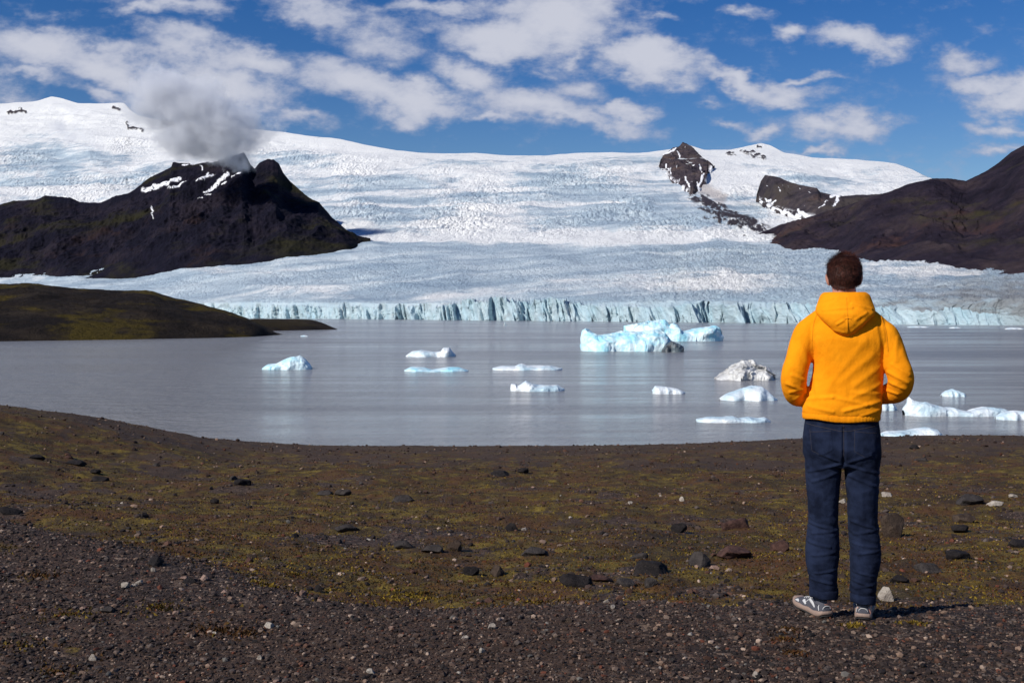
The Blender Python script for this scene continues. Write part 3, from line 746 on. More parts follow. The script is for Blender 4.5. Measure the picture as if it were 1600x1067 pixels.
berg([(629, 578), (640, 573), (660, 574), (672, 578), (684, 576), (700, 573), (716, 574), (731, 579)], 581, M_blue, 'thin flat greenish ice floe just below the iceberg with the upright block', 23, .5, 2.0, .8)
berg([(769, 575), (785, 572), (805, 572), (811, 569), (816, 568), (824, 571), (840, 571), (860, 571), (880, 576)], 579, M_white, 'wide flat white floe with one small bump, above the lumpy white iceberg', 29, .45, 2.0, 1.0)
berg([(797, 607), (799, 600), (806, 600), (808, 604), (814, 601), (822, 595), (830, 599), (842, 602), (858, 602), (872, 602), (883, 607)], 612, M_white, 'lumpy white iceberg with a low peak and a cube of ice at its left end', 31, .5, 2.4, .9)
berg([(1021, 610), (1026, 603), (1040, 604), (1060, 607), (1073, 613)], 616, M_white, 'small smooth white iceberg between the lumpy one and the smooth blue dome', 37, .6, 2.2, .6)
berg([(1126, 590), (1136, 584), (1148, 576), (1158, 568), (1166, 565), (1184, 565), (1192, 571), (1204, 574), (1216, 580), (1222, 586)], 595, M_dirty, 'dirty grey ridged iceberg streaked with dark cracks beside the left elbow of the person', 41, .7, 1.9, 1.5, facet=1.0)
berg([(1131, 624), (1142, 616), (1156, 611), (1170, 606), (1184, 603), (1198, 604), (1208, 611), (1216, 620), (1223, 624)], 627, M_white, 'smooth white dome of ice below the dirty grey iceberg', 43, .6, 1.9, .35, facet=.15)
berg([(1092, 655), (1110, 652), (1130, 652), (1150, 651), (1160, 654), (1175, 652), (1190, 654), (1200, 652), (1209, 657)], 661, M_white, 'flat broken ice floe nearest the shore left of the person', 47, .35, 2.2, 1.2)
berg([(1366, 636), (1374, 626), (1386, 624), (1396, 627), (1406, 636)], 642, M_white, 'small rounded white iceberg touching the right edge of the yellow hoodie', 53, .7, 2.2, .5)
berg([(1374, 684), (1378, 677), (1381, 676), (1383, 684)], 687, M_white, 'tiny lump of ice right against the jeans at the waist', 57, .7, 2.2, .5)
berg([(1382, 681), (1396, 674), (1415, 674), (1432, 673), (1446, 670), (1460, 668), (1474, 671), (1483, 680)], 685, M_white, 'white iceberg close to the shore right of the jeans with a swelling right end', 59, .5, 2.2, .7)
berg([(1420, 641), (1424, 632), (1430, 621), (1435, 626), (1444, 629), (1458, 629), (1470, 634), (1484, 637), (1500, 637), (1512, 641), (1524, 643), (1532, 639), (1548, 636), (1566, 638), (1580, 639), (1592, 644)], 651, M_white, 'long white iceberg with a spike at its left end, right of the person', 61, .2, 2.2, 1.0)
berg([(1566, 652), (1576, 646), (1592, 642), (1612, 643), (1624, 652)], 657, M_white, 'white iceberg cut by the right edge of the picture', 67, .6, 2.2, .6)
berg([(1477, 616), (1484, 611), (1494, 608), (1506, 612), (1514, 615)], 620, M_white, 'small white iceberg floating alone above the long spiked one', 71, .7, 2.2, .6)
for (x, r, wd, h, lb) in [(475, 525, 12, 1.2, 'tiny sliver of ice just off the tip of the mossy hill'), (1437, 511, 34, 1.4, 'thin line of ice fragments at the foot of the glacier right of the hoodie'), (1494, 512, 18, 1.0, 'small scrap of ice at the glacier foot, second from the right edge'),
                      (1588, 513.5, 30, 1.6, 'thin floe at the glacier foot at the right edge of the picture'), (789, 509, 4, 6, 'tiny upright ice shard far out in front of the glacier cliff')]:
    berg([(x - wd / 2, r), (x - wd / 5, r - h), (x + wd / 5, r - h * .8), (x + wd / 2, r)], r + .8, M_white, lb, int(x), .4, 2.2, .8, group='small bits of drifting ice')

# ------------------------------------------------------------------ stones
def stone_shape(seed, sub=3, ncut=9, noise=.10, sc=(1, .8, .6)):
    v, f = ico(sub)
    rg = np.random.RandomState(seed)
    for i in range(ncut):
        d = rg.normal(size=3); d /= np.linalg.norm(d)
        h = rg.uniform(.42, .80)
        dd = v @ d
        v = v - np.outer(np.maximum(dd - h, 0), d) * .96
    if noise:
        nn = n3(v, 1.4, seed) * noise + n3(v, 4.0, seed + 3) * noise * .45
        if sub >= 3: nn = nn + n3(v, 10.0, seed + 6) * noise * .4
        v = v * (1 + nn[:, None])
    return v * np.array(sc), f
def stone_material(name, c1, c2, spot):
    m, nt, b = material(name)
    pos = geo_pos(nt)
    n = nt.noise(pos, 9, 6, .7)
    c = nt.mix(nt.mapr(n, .35, .65), c1, c2)
    l = nt.noise(pos, 28, 4, .7)
    c = nt.mix(nt.mapr(l, .60, .72, 0, .6), c, spot)
    nt.l.new(c, b.inputs['Base Color']); b.inputs['Roughness'].default_value = .85; b.inputs['Specular IOR Level'].default_value = .2
    nt.l.new(nt.bump(nt.math('ADD', nt.noise(pos, 40, 6, .7), nt.noise(pos, 12, 3, .6)), .02, .9), b.inputs['Normal'])
    return m
SM = {'black': stone_material('black_basalt', (.009, .007, .007), (.024, .019, .018), (.055, .045, .035)),
      'grey': stone_material('grey_basalt', (.026, .021, .019), (.058, .048, .043), (.10, .085, .06)),
      'red': stone_material('red_scoria', (.045, .022, .017), (.095, .048, .036), (.12, .08, .05)),
      'brown': stone_material('brown_tuff', (.032, .020, .014), (.070, .048, .034), (.11, .085, .05)),
      'pale': stone_material('pale_stone', (.24, .20, .165), (.42, .37, .31), (.16, .12, .09)),
      'pink': stone_material('pinkish_stone', (.17, .105, .08), (.30, .20, .155), (.12, .08, .06))}
PROTO = {}
_shapes = []
for i in range(9):
    sc = [(1, .8, .62), (1, .7, .45), (1, .9, .8), (1, .75, .38), (1, .85, .7), (1, .6, .5), (1, .95, .55), (1, .8, .9), (1, .7, .33)][i]
    _shapes.append(stone_shape(700 + i, 4, 13, .13, sc))
def stone_mesh(i, mk):
    if (i, mk) not in PROTO:
        v, f = _shapes[i]
        PROTO[(i, mk)] = raw_mesh('stone', v, f, SM[mk], True)
    return PROTO[(i, mk)]
_Ys = np.exp(np.linspace(math.log(3.2), math.log(78), 3000))
def on_ground(px, row):
    Xr = (px - 800) / F * _Ys; Zr = HC + (HZ - row) / F * _Ys
    g = ground_z(Xr, _Ys, False)
    i = int(np.argmax(g >= Zr))
    return Vector((Xr[i], _Ys[i], float(ground_z(np.array([Xr[i]]), np.array([_Ys[i]]))[0])))
ROCKS = [
 (1152, 828, 52, 22, 'red', 0, 'large reddish brown boulder with a flat top left of the jeans'),
 (1062, 834, 26, 15, 'black', 4, 'dark round stone left of the large reddish boulder'),
 (1018, 900, 60, 24, 'black', 1, 'long black slab of basalt with a level top on the moss'),
 (898, 917, 56, 26, 'black', 0, 'jagged black boulder rising to a point at the edge of the gravel'),
 (936, 910, 44, 10, 'red', 3, 'flat dull red slab right behind the jagged black boulder'),
 (1150, 874, 62, 18, 'red', 3, 'low wide reddish boulder below the large flat topped one'),
 (1218, 864, 36, 18, 'red', 6, 'reddish boulder close to the left leg of the person'),
 (1094, 886, 38, 26, 'grey', 2, 'angular grey rock leaning to the right of the long black slab'),
 (780, 744, 34, 10, 'black', 1, 'far dark double hummock of rock on the slope above the centre'),
 (818, 740, 18, 9, 'black', 4, 'small black stone just right of the far dark hummock'),
 (800, 831, 22, 13, 'black', 2, 'black stone next to a pale pebble in the middle of the slope'),
 (819, 830, 10, 6, 'pale', 0, 'pale pebble touching the black stone mid slope'),
 (676, 865, 38, 15, 'grey', 1, 'brownish grey boulder left of centre, wider of a close pair'),
 (708, 863, 27, 17, 'brown', 6, 'rounded brown boulder, right one of a close pair left of centre'),
 (632, 860, 36, 13, 'grey', 8, 'low grey rock left of the brownish grey and brown pair'),
 (836, 871, 46, 14, 'grey', 3, 'flat grey brown slab below the stone with the pale pebble'),
 (998, 874, 32, 12, 'grey', 5, 'grey stone above the long black slab'),
 (736, 902, 26, 15, 'black', 4, 'dark rough stone on the moss left of a pointed brown one'),
 (776, 902, 25, 19, 'brown', 2, 'pointed brown stone between dark rough stones below centre'),
 (976, 920, 36, 17, 'grey', 0, 'dark grey stone half sunk below the long black slab on its left side'),
 (1017, 921, 26, 14, 'grey', 7, 'small upright grey stone below the long black slab'),
 (1117, 892, 20, 9, 'pink', 1, 'pinkish stone at the foot of the leaning grey rock'),
 (240, 884, 28, 15, 'black', 2, 'dark rounded boulder with a beige chip below it at left'),
 (240, 894, 9, 8, 'pale', 6, 'beige chip right under the dark rounded boulder at left'),
 (154, 753, 28, 12, 'black', 0, 'dark boulder on the left slope, lower one of a stacked looking pair'),
 (148, 741, 16, 8, 'black', 4, 'small dark stone behind the dark boulder on the left slope'),
 (116, 727, 32, 9, 'black', 1, 'long dark outcrop high on the left slope'),
 (56, 719, 24, 8, 'black', 3, 'flat dark stone below the left knoll near the picture edge'),
 (224, 811, 15, 9, 'black', 7, 'small black triangular stone alone on the left moss'),
 (12, 806, 38, 15, 'black', 0, 'black boulder at the very left edge of the picture'),
 (234, 849, 22, 9, 'grey', 5, 'small grey stone above the dark rounded boulder at left'),
 (380, 759, 32, 11, 'black', 6, 'dark stone among moss upper left of centre'),
 (506, 774, 30, 9, 'grey', 1, 'left half of a low grey outcrop left of centre'),
 (536, 775, 26, 11, 'grey', 4, 'right half of a low grey outcrop left of centre'),
 (542, 833, 40, 11, 'grey', 8, 'flat grey stone bordered by bright moss left of centre'),
 (630, 786, 40, 12, 'grey', 3, 'grey outcrop just left of centre in line with the low grey one'),
 (296, 911, 26, 8, 'black', 3, 'flat black stone beside two tan ones on the left gravel'),
 (287, 906, 15, 7, 'pink', 1, 'tan flat stone left of the orange tan one on the gravel'),
 (318, 907, 16, 9, 'pink', 2, 'orange tan wedge shaped stone on the left gravel'),
 (194, 919, 14, 10, 'pale', 4, 'whitish stone, left one of a bright pair on the left gravel'),
 (217, 913, 13, 9, 'pale', 0, 'cream stone, right one of a bright pair on the left gravel'),
 (208, 917, 12, 6, 'pale', 3, 'small whitish stone between the bright pair on the left gravel'),
 (144, 1032, 14, 11, 'pale', 2, 'light angular stone near the bottom left corner'),
 (406, 1031, 9, 8, 'pale', 7, 'tiny white stone near the bottom, left of centre'),
 (472, 931, 12, 10, 'pink', 7, 'small upright pink stone next to a black one on the gravel'),
 (497, 929, 15, 12, 'black', 2, 'small black stone right of the upright pink one'),
 (392, 875, 18, 9, 'brown', 0, 'small brown stone in the reddish moss at left'),
 (168, 956, 22, 10, 'grey', 1, 'dull grey stone on the gravel under the bright pair'),
 (1400, 841, 42, 42, 'brown', 4, 'upright brown rock casting a black shadow right of the knees'),
 (1508, 818, 40, 15, 'brown', 6, 'rounded brown boulder right of the upright brown rock'),
 (1502, 833, 30, 13, 'black', 4, 'dark boulder in front of the rounded brown one on the right'),
 (1520, 789, 48, 17, 'grey', 3, 'wide flat grey boulder far right on the slope'),
 (1556, 791, 28, 8, 'pale', 8, 'pale flat stone right of the wide flat grey boulder'),
 (1586, 779, 16, 6, 'pale', 6, 'pale stone at the right edge above the dark boulders'),
 (1441, 721, 24, 8, 'grey', 0, 'greenish grey stone high on the slope right of the thigh'),
 (1430, 702, 16, 8, 'black', 2, 'dark stone at the far bank right of the hip'),
 (1504, 877, 44, 15, 'black', 6, 'dark purple boulder in the lower right moss, rounded'),
 (1456, 897, 44, 16, 'grey', 1, 'dark grey flat boulder right of the shins'),
 (1408, 914, 32, 12, 'black', 3, 'low black stone just above the shadow of the person'),
 (1594, 857, 40, 18, 'black', 0, 'dark boulder cut by the right picture edge'),
 (1387, 942, 26, 24, 'pale', 2, 'pale stone standing beside the right shoe at the edge of the shadow'),
 (419, 851 + 130, 17, 10, 'pale', 1, 'pale oblong stone on the gravel below the left moss edge'),
 (768, 983, 14, 11, 'pale', 1, 'pale square stone on the gravel below centre'),
 (958, 951, 8, 7, 'pale', 4, 'bright small white pebble on the gravel below the jagged black boulder'),
 (948, 942, 12, 8, 'pale', 0, 'light rounded pebble at the moss edge below the jagged black boulder'),
 (1182, 1058, 13, 10, 'pale', 2, 'white chip near the bottom edge left of the person'),
 (754, 1020, 11, 9, 'pale', 6, 'small pale pebble near the bottom centre'),
 (1050, 1035, 9, 8, 'grey', 4, 'bluish grey pebble near the bottom right of centre'),
 (719, 913, 10, 6, 'pink', 0, 'pink beige pebble on the yellow tuft of moss'),
 (1066, 784, 9, 8, 'pale', 2, 'bright white stone standing out on the far right slope'),
 (985, 789, 8, 6, 'pale', 4, 'pinkish white stone left of the bright white one on the slope'),
 (1388, 777, 20, 8, 'pale', 1, 'flat pale stones patch right of the thigh'),
 (1317, 787, 12, 10, 'pale', 0, 'pale grey stone seen between the legs'),
]
rgr = random.Random(5)
def put_stone(p, wm, hm_, mk, si, rot=None):
    o = bpy.data.objects.new('stone', stone_mesh(si, mk))
    v, _ = _shapes[si]
    ex = np.abs(v).max(0)
    sx = wm / 2 / ex[0]; sz = hm_ / 1.45 / ex[2]
    o.scale = (sx, sx * rgr.uniform(.8, 1.1), sz)
    o.rotation_euler = (rgr.uniform(-.12, .12), rgr.uniform(-.12, .12), rot if rot is not None else rgr.choice([0, math.pi]) + rgr.uniform(-.3, .3))
    o.location = (p.x, p.y + sx * ex[1] * .5, p.z + hm_ * .15)
    link(o); return o
for (px, row, wpx, hpx, mk, si, lb) in ROCKS:
    p = on_ground(px, row)
    o = put_stone(p, wpx * p.y / F, max(hpx, 5) * p.y / F * 1.05, mk, si)
    tag(o, lb, 'stone', 'stones on the lake shore')
# many more, countable but alike
def scatter(n, mk_list, x_rng, y_rng, srng, label, group, seed, cond):
    rg = random.Random(seed); k = 0
    while k < n:
        u = rg.random()
        y = y_rng[0] * (y_rng[1] / y_rng[0]) ** u
        px = rg.uniform(*x_rng); x = (px - 800) / F * y
        if not cond(x, y): continue
        r = rg.random() ** 2.6
        wpx = srng[0] + (srng[1] - srng[0]) * r
        wm = wpx * (y / F) ** .8 * (10 / F) ** .2
        si = rg.randrange(9); ex = _shapes[si][0]
        o = put_stone(Vector((x, y, gz(x, y))), wm, wm * rg.uniform(.35, .6), rg.choice(mk_list), si, rg.uniform(0, 6.28))
        tag(o, label, 'stone', group); k += 1
offp = lambda x, y: not (abs(x - 1.6) < .45 and 4.8 < y < 6.2)
scatter(110, ['black', 'grey', 'grey', 'brown', 'brown', 'red'], (-40, 1640), (6.8, 36), (6, 19), 'small dark stone half sunk in the moss of the slope', 'small dark stones strewn over the mossy slope', 12, lambda x, y: y > crest_y(np.array(x)) + .6)
scatter(30, ['pale', 'pink', 'pale'], (-40, 1640), (7, 26), (5, 11), 'small pale stone lying on the mossy slope', 'small pale stones on the mossy slope', 13, lambda x, y: y > crest_y(np.array(x)) + .5)
scatter(45, ['pale', 'pink', 'grey', 'pink', 'brown'], (-20, 1620), (4.3, 7.0), (6, 13), 'light pebble lying in the foreground gravel', 'light pebbles in the foreground gravel', 14, lambda x, y: y < crest_y(np.array(x)) and offp(x, y))

# ---- gravel: stuff
m_grav, nt, b = material('gravel_pebbles')
nt.l.new(nt.attr('tint', 'Color'), b.inputs['Base Color'])
b.inputs['Roughness'].default_value = .8; b.inputs['Specular IOR Level'].default_value = .25
def pebble_field(name, n, gen, seed, smooth=False):
    rg = np.random.RandomState(seed)
    x, y, size, tint = gen(n, rg)
    n = len(x)
    z = ground_z(x, y)
    protos = [stone_shape(900 + i, 1, 3, .12, (1, .85, .6)) for i in range(12)]
    Vs = []; Fs = []; Ts = []; base = 0
    which = rg.randint(0, 12, n)
    for i in range(12):
        v, f = protos[i]; idx = np.where(which == i)[0]; k = len(idx)
        if not k: continue
        a = rg.uniform(0, 2 * np.pi, k); ca, sa = np.cos(a), np.sin(a)
        tl = rg.uniform(-.5, .5, k)
        vx = v[None, :, 0] * np.ones((k, 1)); vy = v[None, :, 1] * rg.uniform(.7, 1.1, (k, 1)); vz = v[None, :, 2] * rg.uniform(.7, 1.3, (k, 1)) + vx * np.sin(tl)[:, None] * .5
        s_ = size[idx][:, None] * .5
        X = (vx * ca[:, None] - vy * sa[:, None]) * s_ + x[idx][:, None]
        Y = (vx * sa[:, None] + vy * ca[:, None]) * s_ + y[idx][:, None]
        Z = vz * s_ + z[idx][:, None] + s_ * .22
        Vs.append(np.stack([X, Y, Z], -1).reshape(-1, 3))
        Fs.append((f[None] + (np.arange(k) * len(v))[:, None, None] + base).reshape(-1, 3)); base += k * len(v)
        Ts.append(np.repeat(tint[idx], len(v), 0))
    o = make(name, np.concatenate(Vs), np.concatenate(Fs), m_grav, smooth=smooth, attrs={'tint': np.concatenate(Ts) * np.array((1.10, .90, .77))})
    return o
PAL = np.array([(.012, .011, .012), (.022, .018, .018), (.034, .027, .025), (.048, .036, .031), (.060, .056, .056), (.070, .042, .031), (.10, .085, .075), (.17, .135, .11), (.26, .23, .20), (.09, .035, .022), (.10, .11, .11)])
PW = np.array([.16, .18, .17, .14, .10, .08, .08, .05, .022, .018, .010]); PW /= PW.sum()
def gen_near(n, rg):
    y = 3.6 * (8.6 / 3.6) ** rg.random_sample(n)
    x = (rg.uniform(-60, 1660, n) - 800) / F * y
    dens = .16 + .84 * sstep(1.1, -.3, y - crest_y(x) - .55 * fbm(x * 1.1, y * 1.1, 4, 5))
    dens = dens * (1 - .75 * sstep(.2, .5, moss_mask(x, y)) * (y < crest_y(x)))
    k = rg.random_sample(n) < dens; x = x[k]; y = y[k]; n = len(x)
    size = .006 + .013 * rg.random_sample(n) ** 2 + .030 * rg.random_sample(n) ** 12
    t = PAL[rg.choice(len(PAL), n, p=PW)] * rg.uniform(.7, 1.35, (n, 1))
    return x, y, size, t
def gen_far(n, rg):
    y = 6.5 * (60 / 6.5) ** rg.random_sample(n)
    x = (rg.uniform(-60, 1660, n) - 800) / F * y
    mk = moss_mask(x, y)
    cl = sstep(-.1, .4, fbm(x * .9, y * .6, 3, 93))
    k = rg.random_sample(n) < (1 - .55 * mk) * (.30 + .70 * cl); x = x[k]; y = y[k]; n = len(x)
    size = (.013 + .032 * rg.random_sample(n) ** 3 + .07 * rg.random_sample(n) ** 18) * (y / 9) ** .55
    t = PAL[rg.choice(len(PAL), n, p=PW)] * rg.uniform(.6, 1.6, (n, 1))
    t = t * (1 - .25 * sstep(18, 40, y))[:, None] + np.array([.012, .005, .001]) * sstep(15, 30, y)[:, None]
    return x, y, size, t
tag(pebble_field('gravel', 75000, gen_near, 3), kind='stuff')
tag(pebble_field('slope_gravel', 85000, gen_far, 4), kind='stuff')

# ---- moss and low heath: stuff (short leaf-sized faces in cushions)
m_tuft, nt, b = material('moss_leaf')
nt.l.new(nt.attr('tint', 'Color'), b.inputs['Base Color'])
b.inputs['Roughness'].default_value = .9; b.inputs['Specular IOR Level'].default_value = .1
def tufts(name, n, ygen, seed, hh, spec=None):
    rg = np.random.RandomState(seed)
    if spec is None:
        y = ygen(rg, n); x = (rg.uniform(-60, 1660, n) - 800) / F * y
        mk = moss_mask(x, y) * sstep(-.35, .35, fbm(x * 2.2, y * 1.6, 3, 66) + .25)
        k = rg.random_sample(n) < mk; x = x[k]; y = y[k]
    else:
        cx, cy, rr = spec; i = rg.randint(0, len(cx), n)
        a = rg.uniform(0, 6.283, n); r_ = np.abs(rg.normal(0, .55, n)) * rr[i] * (1 + .8 * perlin(a * 1.3, i * 3.1, 5))
        x = cx[i] + r_ * np.cos(a) * 1.5; y = cy[i] + r_ * np.sin(a)
    n = len(x); z = ground_z(x, y)
    h = hh * rg.uniform(.4, 1.3, n) * (y / 8) ** .35
    a = rg.uniform(0, 6.283, n); wd = h * rg.uniform(.35, .8, n)
    dx = np.cos(a) * wd; dy = np.sin(a) * wd
    lx = rg.normal(0, .55, n) * h; ly = rg.normal(0, .55, n) * h
    z0 = z - .002
    V = np.stack([np.stack([x - dx, y - dy, z0], -1), np.stack([x + dx, y + dy, z0], -1), np.stack([x + lx, y + ly, z0 + h], -1)], 1).reshape(-1, 3)
    sel = fbm(x * .9, y * .7, 3, 71) * 1.2 + rg.normal(0, .22, n)
    c = np.where(sel[:, None] > .28, np.array([.180, .120, .018]), np.where(sel[:, None] > -.02, np.array([.092, .062, .012]), np.array([.075, .038, .014])))
    c = np.where((rg.random_sample(n) < .07 + .25 * sstep(.2, .5, fbm(x * .6 + 5, y * .6, 2, 75)))[:, None], np.array([.10, .035, .014]), c)
    c = c * rg.uniform(.55, 1.35, (n, 1))
    o = make(name, V, np.arange(3 * n).reshape(-1, 3), m_tuft, smooth=False, attrs={'tint': np.repeat(c, 3, 0)})
    tag(o, kind='stuff')
tufts('moss', 170000, lambda rg, n: 5.6 * (36 / 5.6) ** rg.random_sample(n), 5, .015)
sp_ = [on_ground(px, r) for (px, r) in [(640, 935), (615, 940), (690, 938), (660, 930), (790, 940), (840, 944), (340, 985), (380, 990), (250, 950), (100, 960), (420, 915), (460, 900), (30, 1010), (1225, 1000), (1230, 985), (1335, 978), (1424, 974), (1240, 1020), (90, 1050), (60, 900)]]
tufts('heath', 4200, None, 6, .017, (np.array([p.x for p in sp_]), np.array([p.y for p in sp_]), np.array([.13, .09, .10, .1, .09, .07, .12, .1, .14, .18, .12, .1, .2, .05, .05, .04, .05, .04, .15, .15])))

# ------------------------------------------------------------------ grey cloud on the peak
def vol_cloud(name, blobs, Y, depth, dens, label, seed, colr=(.60, .61, .67)):
    m = bpy.data.materials.new(name + '_vapour'); m.use_nodes = True
    nt = NT(m.node_tree); nt.n.remove(m.node_tree.nodes['Principled BSDF'])
    out = m.node_tree.nodes['Material Output']
    pos = geo_pos(nt)
    acc = None
    k = Y / F
    n = nt.noise(pos, 1 / (30 * k), 6, .68, 0, col=True)
    wv = nt.vmath('SCALE', nt.vmath('SUBTRACT', n, (.5, .5, .5))); wv.node.inputs['Scale'].default_value = 62 * k
    p3 = nt.vmath('ADD', pos, wv)
    for (px, py, a, bb, wt) in blobs:
        c = PX(px, py, Y)
        mp = nt.mapping(p3, loc=tuple(c), sc=(a * k, depth * k * min(1, a / 60), bb * k), typ='TEXTURE')
        g = nt.node('ShaderNodeTexGradient', gradient_type='SPHERICAL'); nt.l.new(mp, g.inputs[0])
        v = nt.math('MULTIPLY', g.outputs[1], wt)
        acc = v if acc is None else nt.math('MAXIMUM', acc, v)
    fn = nt.noise(pos, 1 / (17 * k), 6, .68)
    d = nt.mapr(nt.math('ADD', acc, nt.math('MULTIPLY', nt.math('SUBTRACT', fn, .5), 1.5)), .02, .62)
    d = nt.math('MULTIPLY', d, nt.mapr(acc, 0.0, .1))
    pv = nt.node('ShaderNodeVolumePrincipled')
    pv.inputs['Color'].default_value = colr + (1,)
    pv.inputs['Anisotropy'].default_value = -0.3
    nt.l.new(nt.math('MULTIPLY', d, dens / (60 * k)), pv.inputs['Density'])
    nt.l.new(pv.outputs[0], out.inputs['Volume'])
    x0 = min(b_[0] - b_[2] for b_ in blobs) - 8; x1 = max(b_[0] + b_[2] for b_ in blobs) + 8
    r0 = min(b_[1] - b_[3] for b_ in blobs) - 8; r1 = max(b_[1] + b_[3] for b_ in blobs) + 8
    v, f = ico(3)
    v = np.sign(v) * np.abs(v) ** .55
    c = PX((x0 + x1) / 2, (r0 + r1) / 2, Y)
    v = v * np.array([(x1 - x0) / 2 * k * 1.12, depth * k * 1.15, (r1 - r0) / 2 * k * 1.12]) + np.array(c)
    o = make(name, v, f, m)
    m.cycles.volume_step_rate = .6
    tag(o, kind='stuff', label=label)
vol_cloud('cloud', [(240, 122, 26, 30, .9), (262, 150, 60, 42, 1.2), (300, 175, 85, 55, 1.3), (340, 200, 82, 55, 1.3), (300, 215, 70, 40, 1.1), (350, 235, 50, 28, 1.0), (372, 258, 28, 18, .8), (245, 170, 55, 40, .9), (390, 215, 40, 34, .7), (320, 140, 50, 26, .7), (212, 140, 26, 22, .6), (418, 205, 30, 22, .6), (205, 175, 30, 18, .5), (385, 185, 40, 20, .6)],
          4050, 58, 3.0, None, 11, (.92, .93, .97))
vol_cloud('cloud_wisp', [(95, 200, 34, 22, .8), (125, 215, 36, 20, .9), (150, 232, 24, 16, .8)], 6200, 30, 1.0, None, 17, (.93, .94, 1.0))

# ------------------------------------------------------------------ the person
KX = .957
S_ = 0.003107
def lx(px): return (px - 1318) * S_ * KX
def lz(row): return (963 - row) * S_
def catmull(P, n):
    P = np.asarray(P, float); m = len(P)
    Q = np.vstack([2 * P[0] - P[1], P, 2 * P[-1] - P[-2]])
    out = []
    for i in range(m - 1):
        p0, p1, p2, p3 = Q[i:i + 4]
        for t in np.linspace(0, 1, n, endpoint=False):
            out.append(.5 * ((2 * p1) + (-p0 + p2) * t + (2 * p0 - 5 * p1 + 4 * p2 - p3) * t * t + (-p0 + 3 * p1 - 3 * p2 + p3) * t ** 3))
    out.append(P[-1]); return np.array(out)
def close_rings(V, n, m):
    F1 = grid_faces(n, m, True)
    c0 = V[0].mean(0); c1 = V[-1].mean(0)
    Vf = np.concatenate([V.reshape(-1, 3), [c0, c1]])
    i0 = n * m; i1 = i0 + 1; j = np.arange(m); a = (j + 1) % m
    cap0 = np.stack([a, j, np.full(m, i0), np.full(m, i0)], -1); cap1 = np.stack([(n - 1) * m + j, (n - 1) * m + a, np.full(m, i1), np.full(m, i1)], -1)
    tris = [list(q[:3]) for q in cap0] + [list(q[:3]) for q in cap1]
    return Vf, [list(q) for q in F1] + tris
def loft_z(rings, seg=40, sub=6):
    """rings of (z, cx, cy, rx, ry, power)"""
    R_ = catmull([r if len(r) == 6 else tuple(r) + (2.0,) for r in rings], sub)
    th = np.linspace(0, 2 * np.pi, seg, endpoint=False)
    V = []
    for z, cx, cy, rx, ry, p in R_:
        e = 2 / p
        V.append(np.stack([cx + rx * np.sign(np.cos(th)) * np.abs(np.cos(th)) ** e, cy + ry * np.sign(np.sin(th)) * np.abs(np.sin(th)) ** e, np.full(seg, z)], -1))
    V = np.array(V); V[:, :, 0] *= 1
    return close_rings(V, len(V), seg)
def tube(pts, seg=24, sub=6, flat=1.0, up=(0, 1, 0)):
    """pts of (x, y, z, r)"""
    P = catmull(pts, sub); n = len(P)
    th = np.linspace(0, 2 * np.pi, seg, endpoint=False); V = []
    for i in range(n):
        tg = P[min(i + 1, n - 1), :3] - P[max(i - 1, 0), :3]; tg /= np.linalg.norm(tg) + 1e-9
        a = np.cross(tg, up); 
        if np.linalg.norm(a) < 1e-3: a = np.cross(tg, (1, 0, 0))
        a /= np.linalg.norm(a); b_ = np.cross(a, tg)
        V.append(P[i, :3] + P[i, 3] * (np.cos(th)[:, None] * a * flat + np.sin(th)[:, None] * b_))
    return close_rings(np.array(V), n, seg)
def ellip(c, r, rot=(0, 0, 0)):
    v, f = ico(3)
    M = np.array(Matrix.Rotation(rot[2], 3, 'Z') @ Matrix.Rotation(rot[1], 3, 'Y') @ Matrix.Rotation(rot[0], 3, 'X'))
    return (v * np.array(r)) @ M.T + np.array(c), [list(q) for q in f]
def fuse(parts, voxel=.006, smooth=6, fac=.5):
    V = []; Fc = []; o = 0
    for v, f in parts:
        V.extend([tuple(x) for x in v]); Fc.extend([[i + o for i in q] for q in f]); o += len(v)
    me = bpy.data.meshes.new('tmp'); me.from_pydata(V, [], Fc); me.update()
    ob = bpy.data.objects.new('tmp', me); COL.objects.link(ob)
    md = ob.modifiers.new('r', 'REMESH'); md.mode = 'VOXEL'; md.voxel_size = voxel
    if smooth:
        ms = ob.modifiers.new('s', 'SMOOTH'); ms.factor = fac; ms.iterations = smooth
    dg = bpy.context.evaluated_depsgraph_get(); ev = ob.evaluated_get(dg); m2 = ev.to_mesh()
    n = len(m2.vertices); co = np.empty(n * 3, np.float32); m2.vertices.foreach_get('co', co)
    no = np.empty(n * 3, np.float32); m2.vertex_normals.foreach_get('vector', no)
    fs = [list(p.vertices) for p in m2.polygons]
    ev.to_mesh_clear(); bpy.data.objects.remove(ob); bpy.data.meshes.remove(me)
    fs = [q for q in fs if len(q) == 4] + [[q[0], q[1], q[2], q[2]] for q in fs if len(q) == 3]
    return co.reshape(-1, 3).astype(float), no.reshape(-1, 3).astype(float), fs
def finish(name, V, fs, mat, parent):
    me = bpy.data.meshes.new(name); me.from_pydata([tuple(x) for x in V], [], [q if q[2] != q[3] else q[:3] for q in fs]); me.update()
    me.polygons.foreach_set('use_smooth', np.ones(len(me.polygons), bool))
    me.materials.append(mat)
    return link(bpy.data.objects.new(name, me), parent)
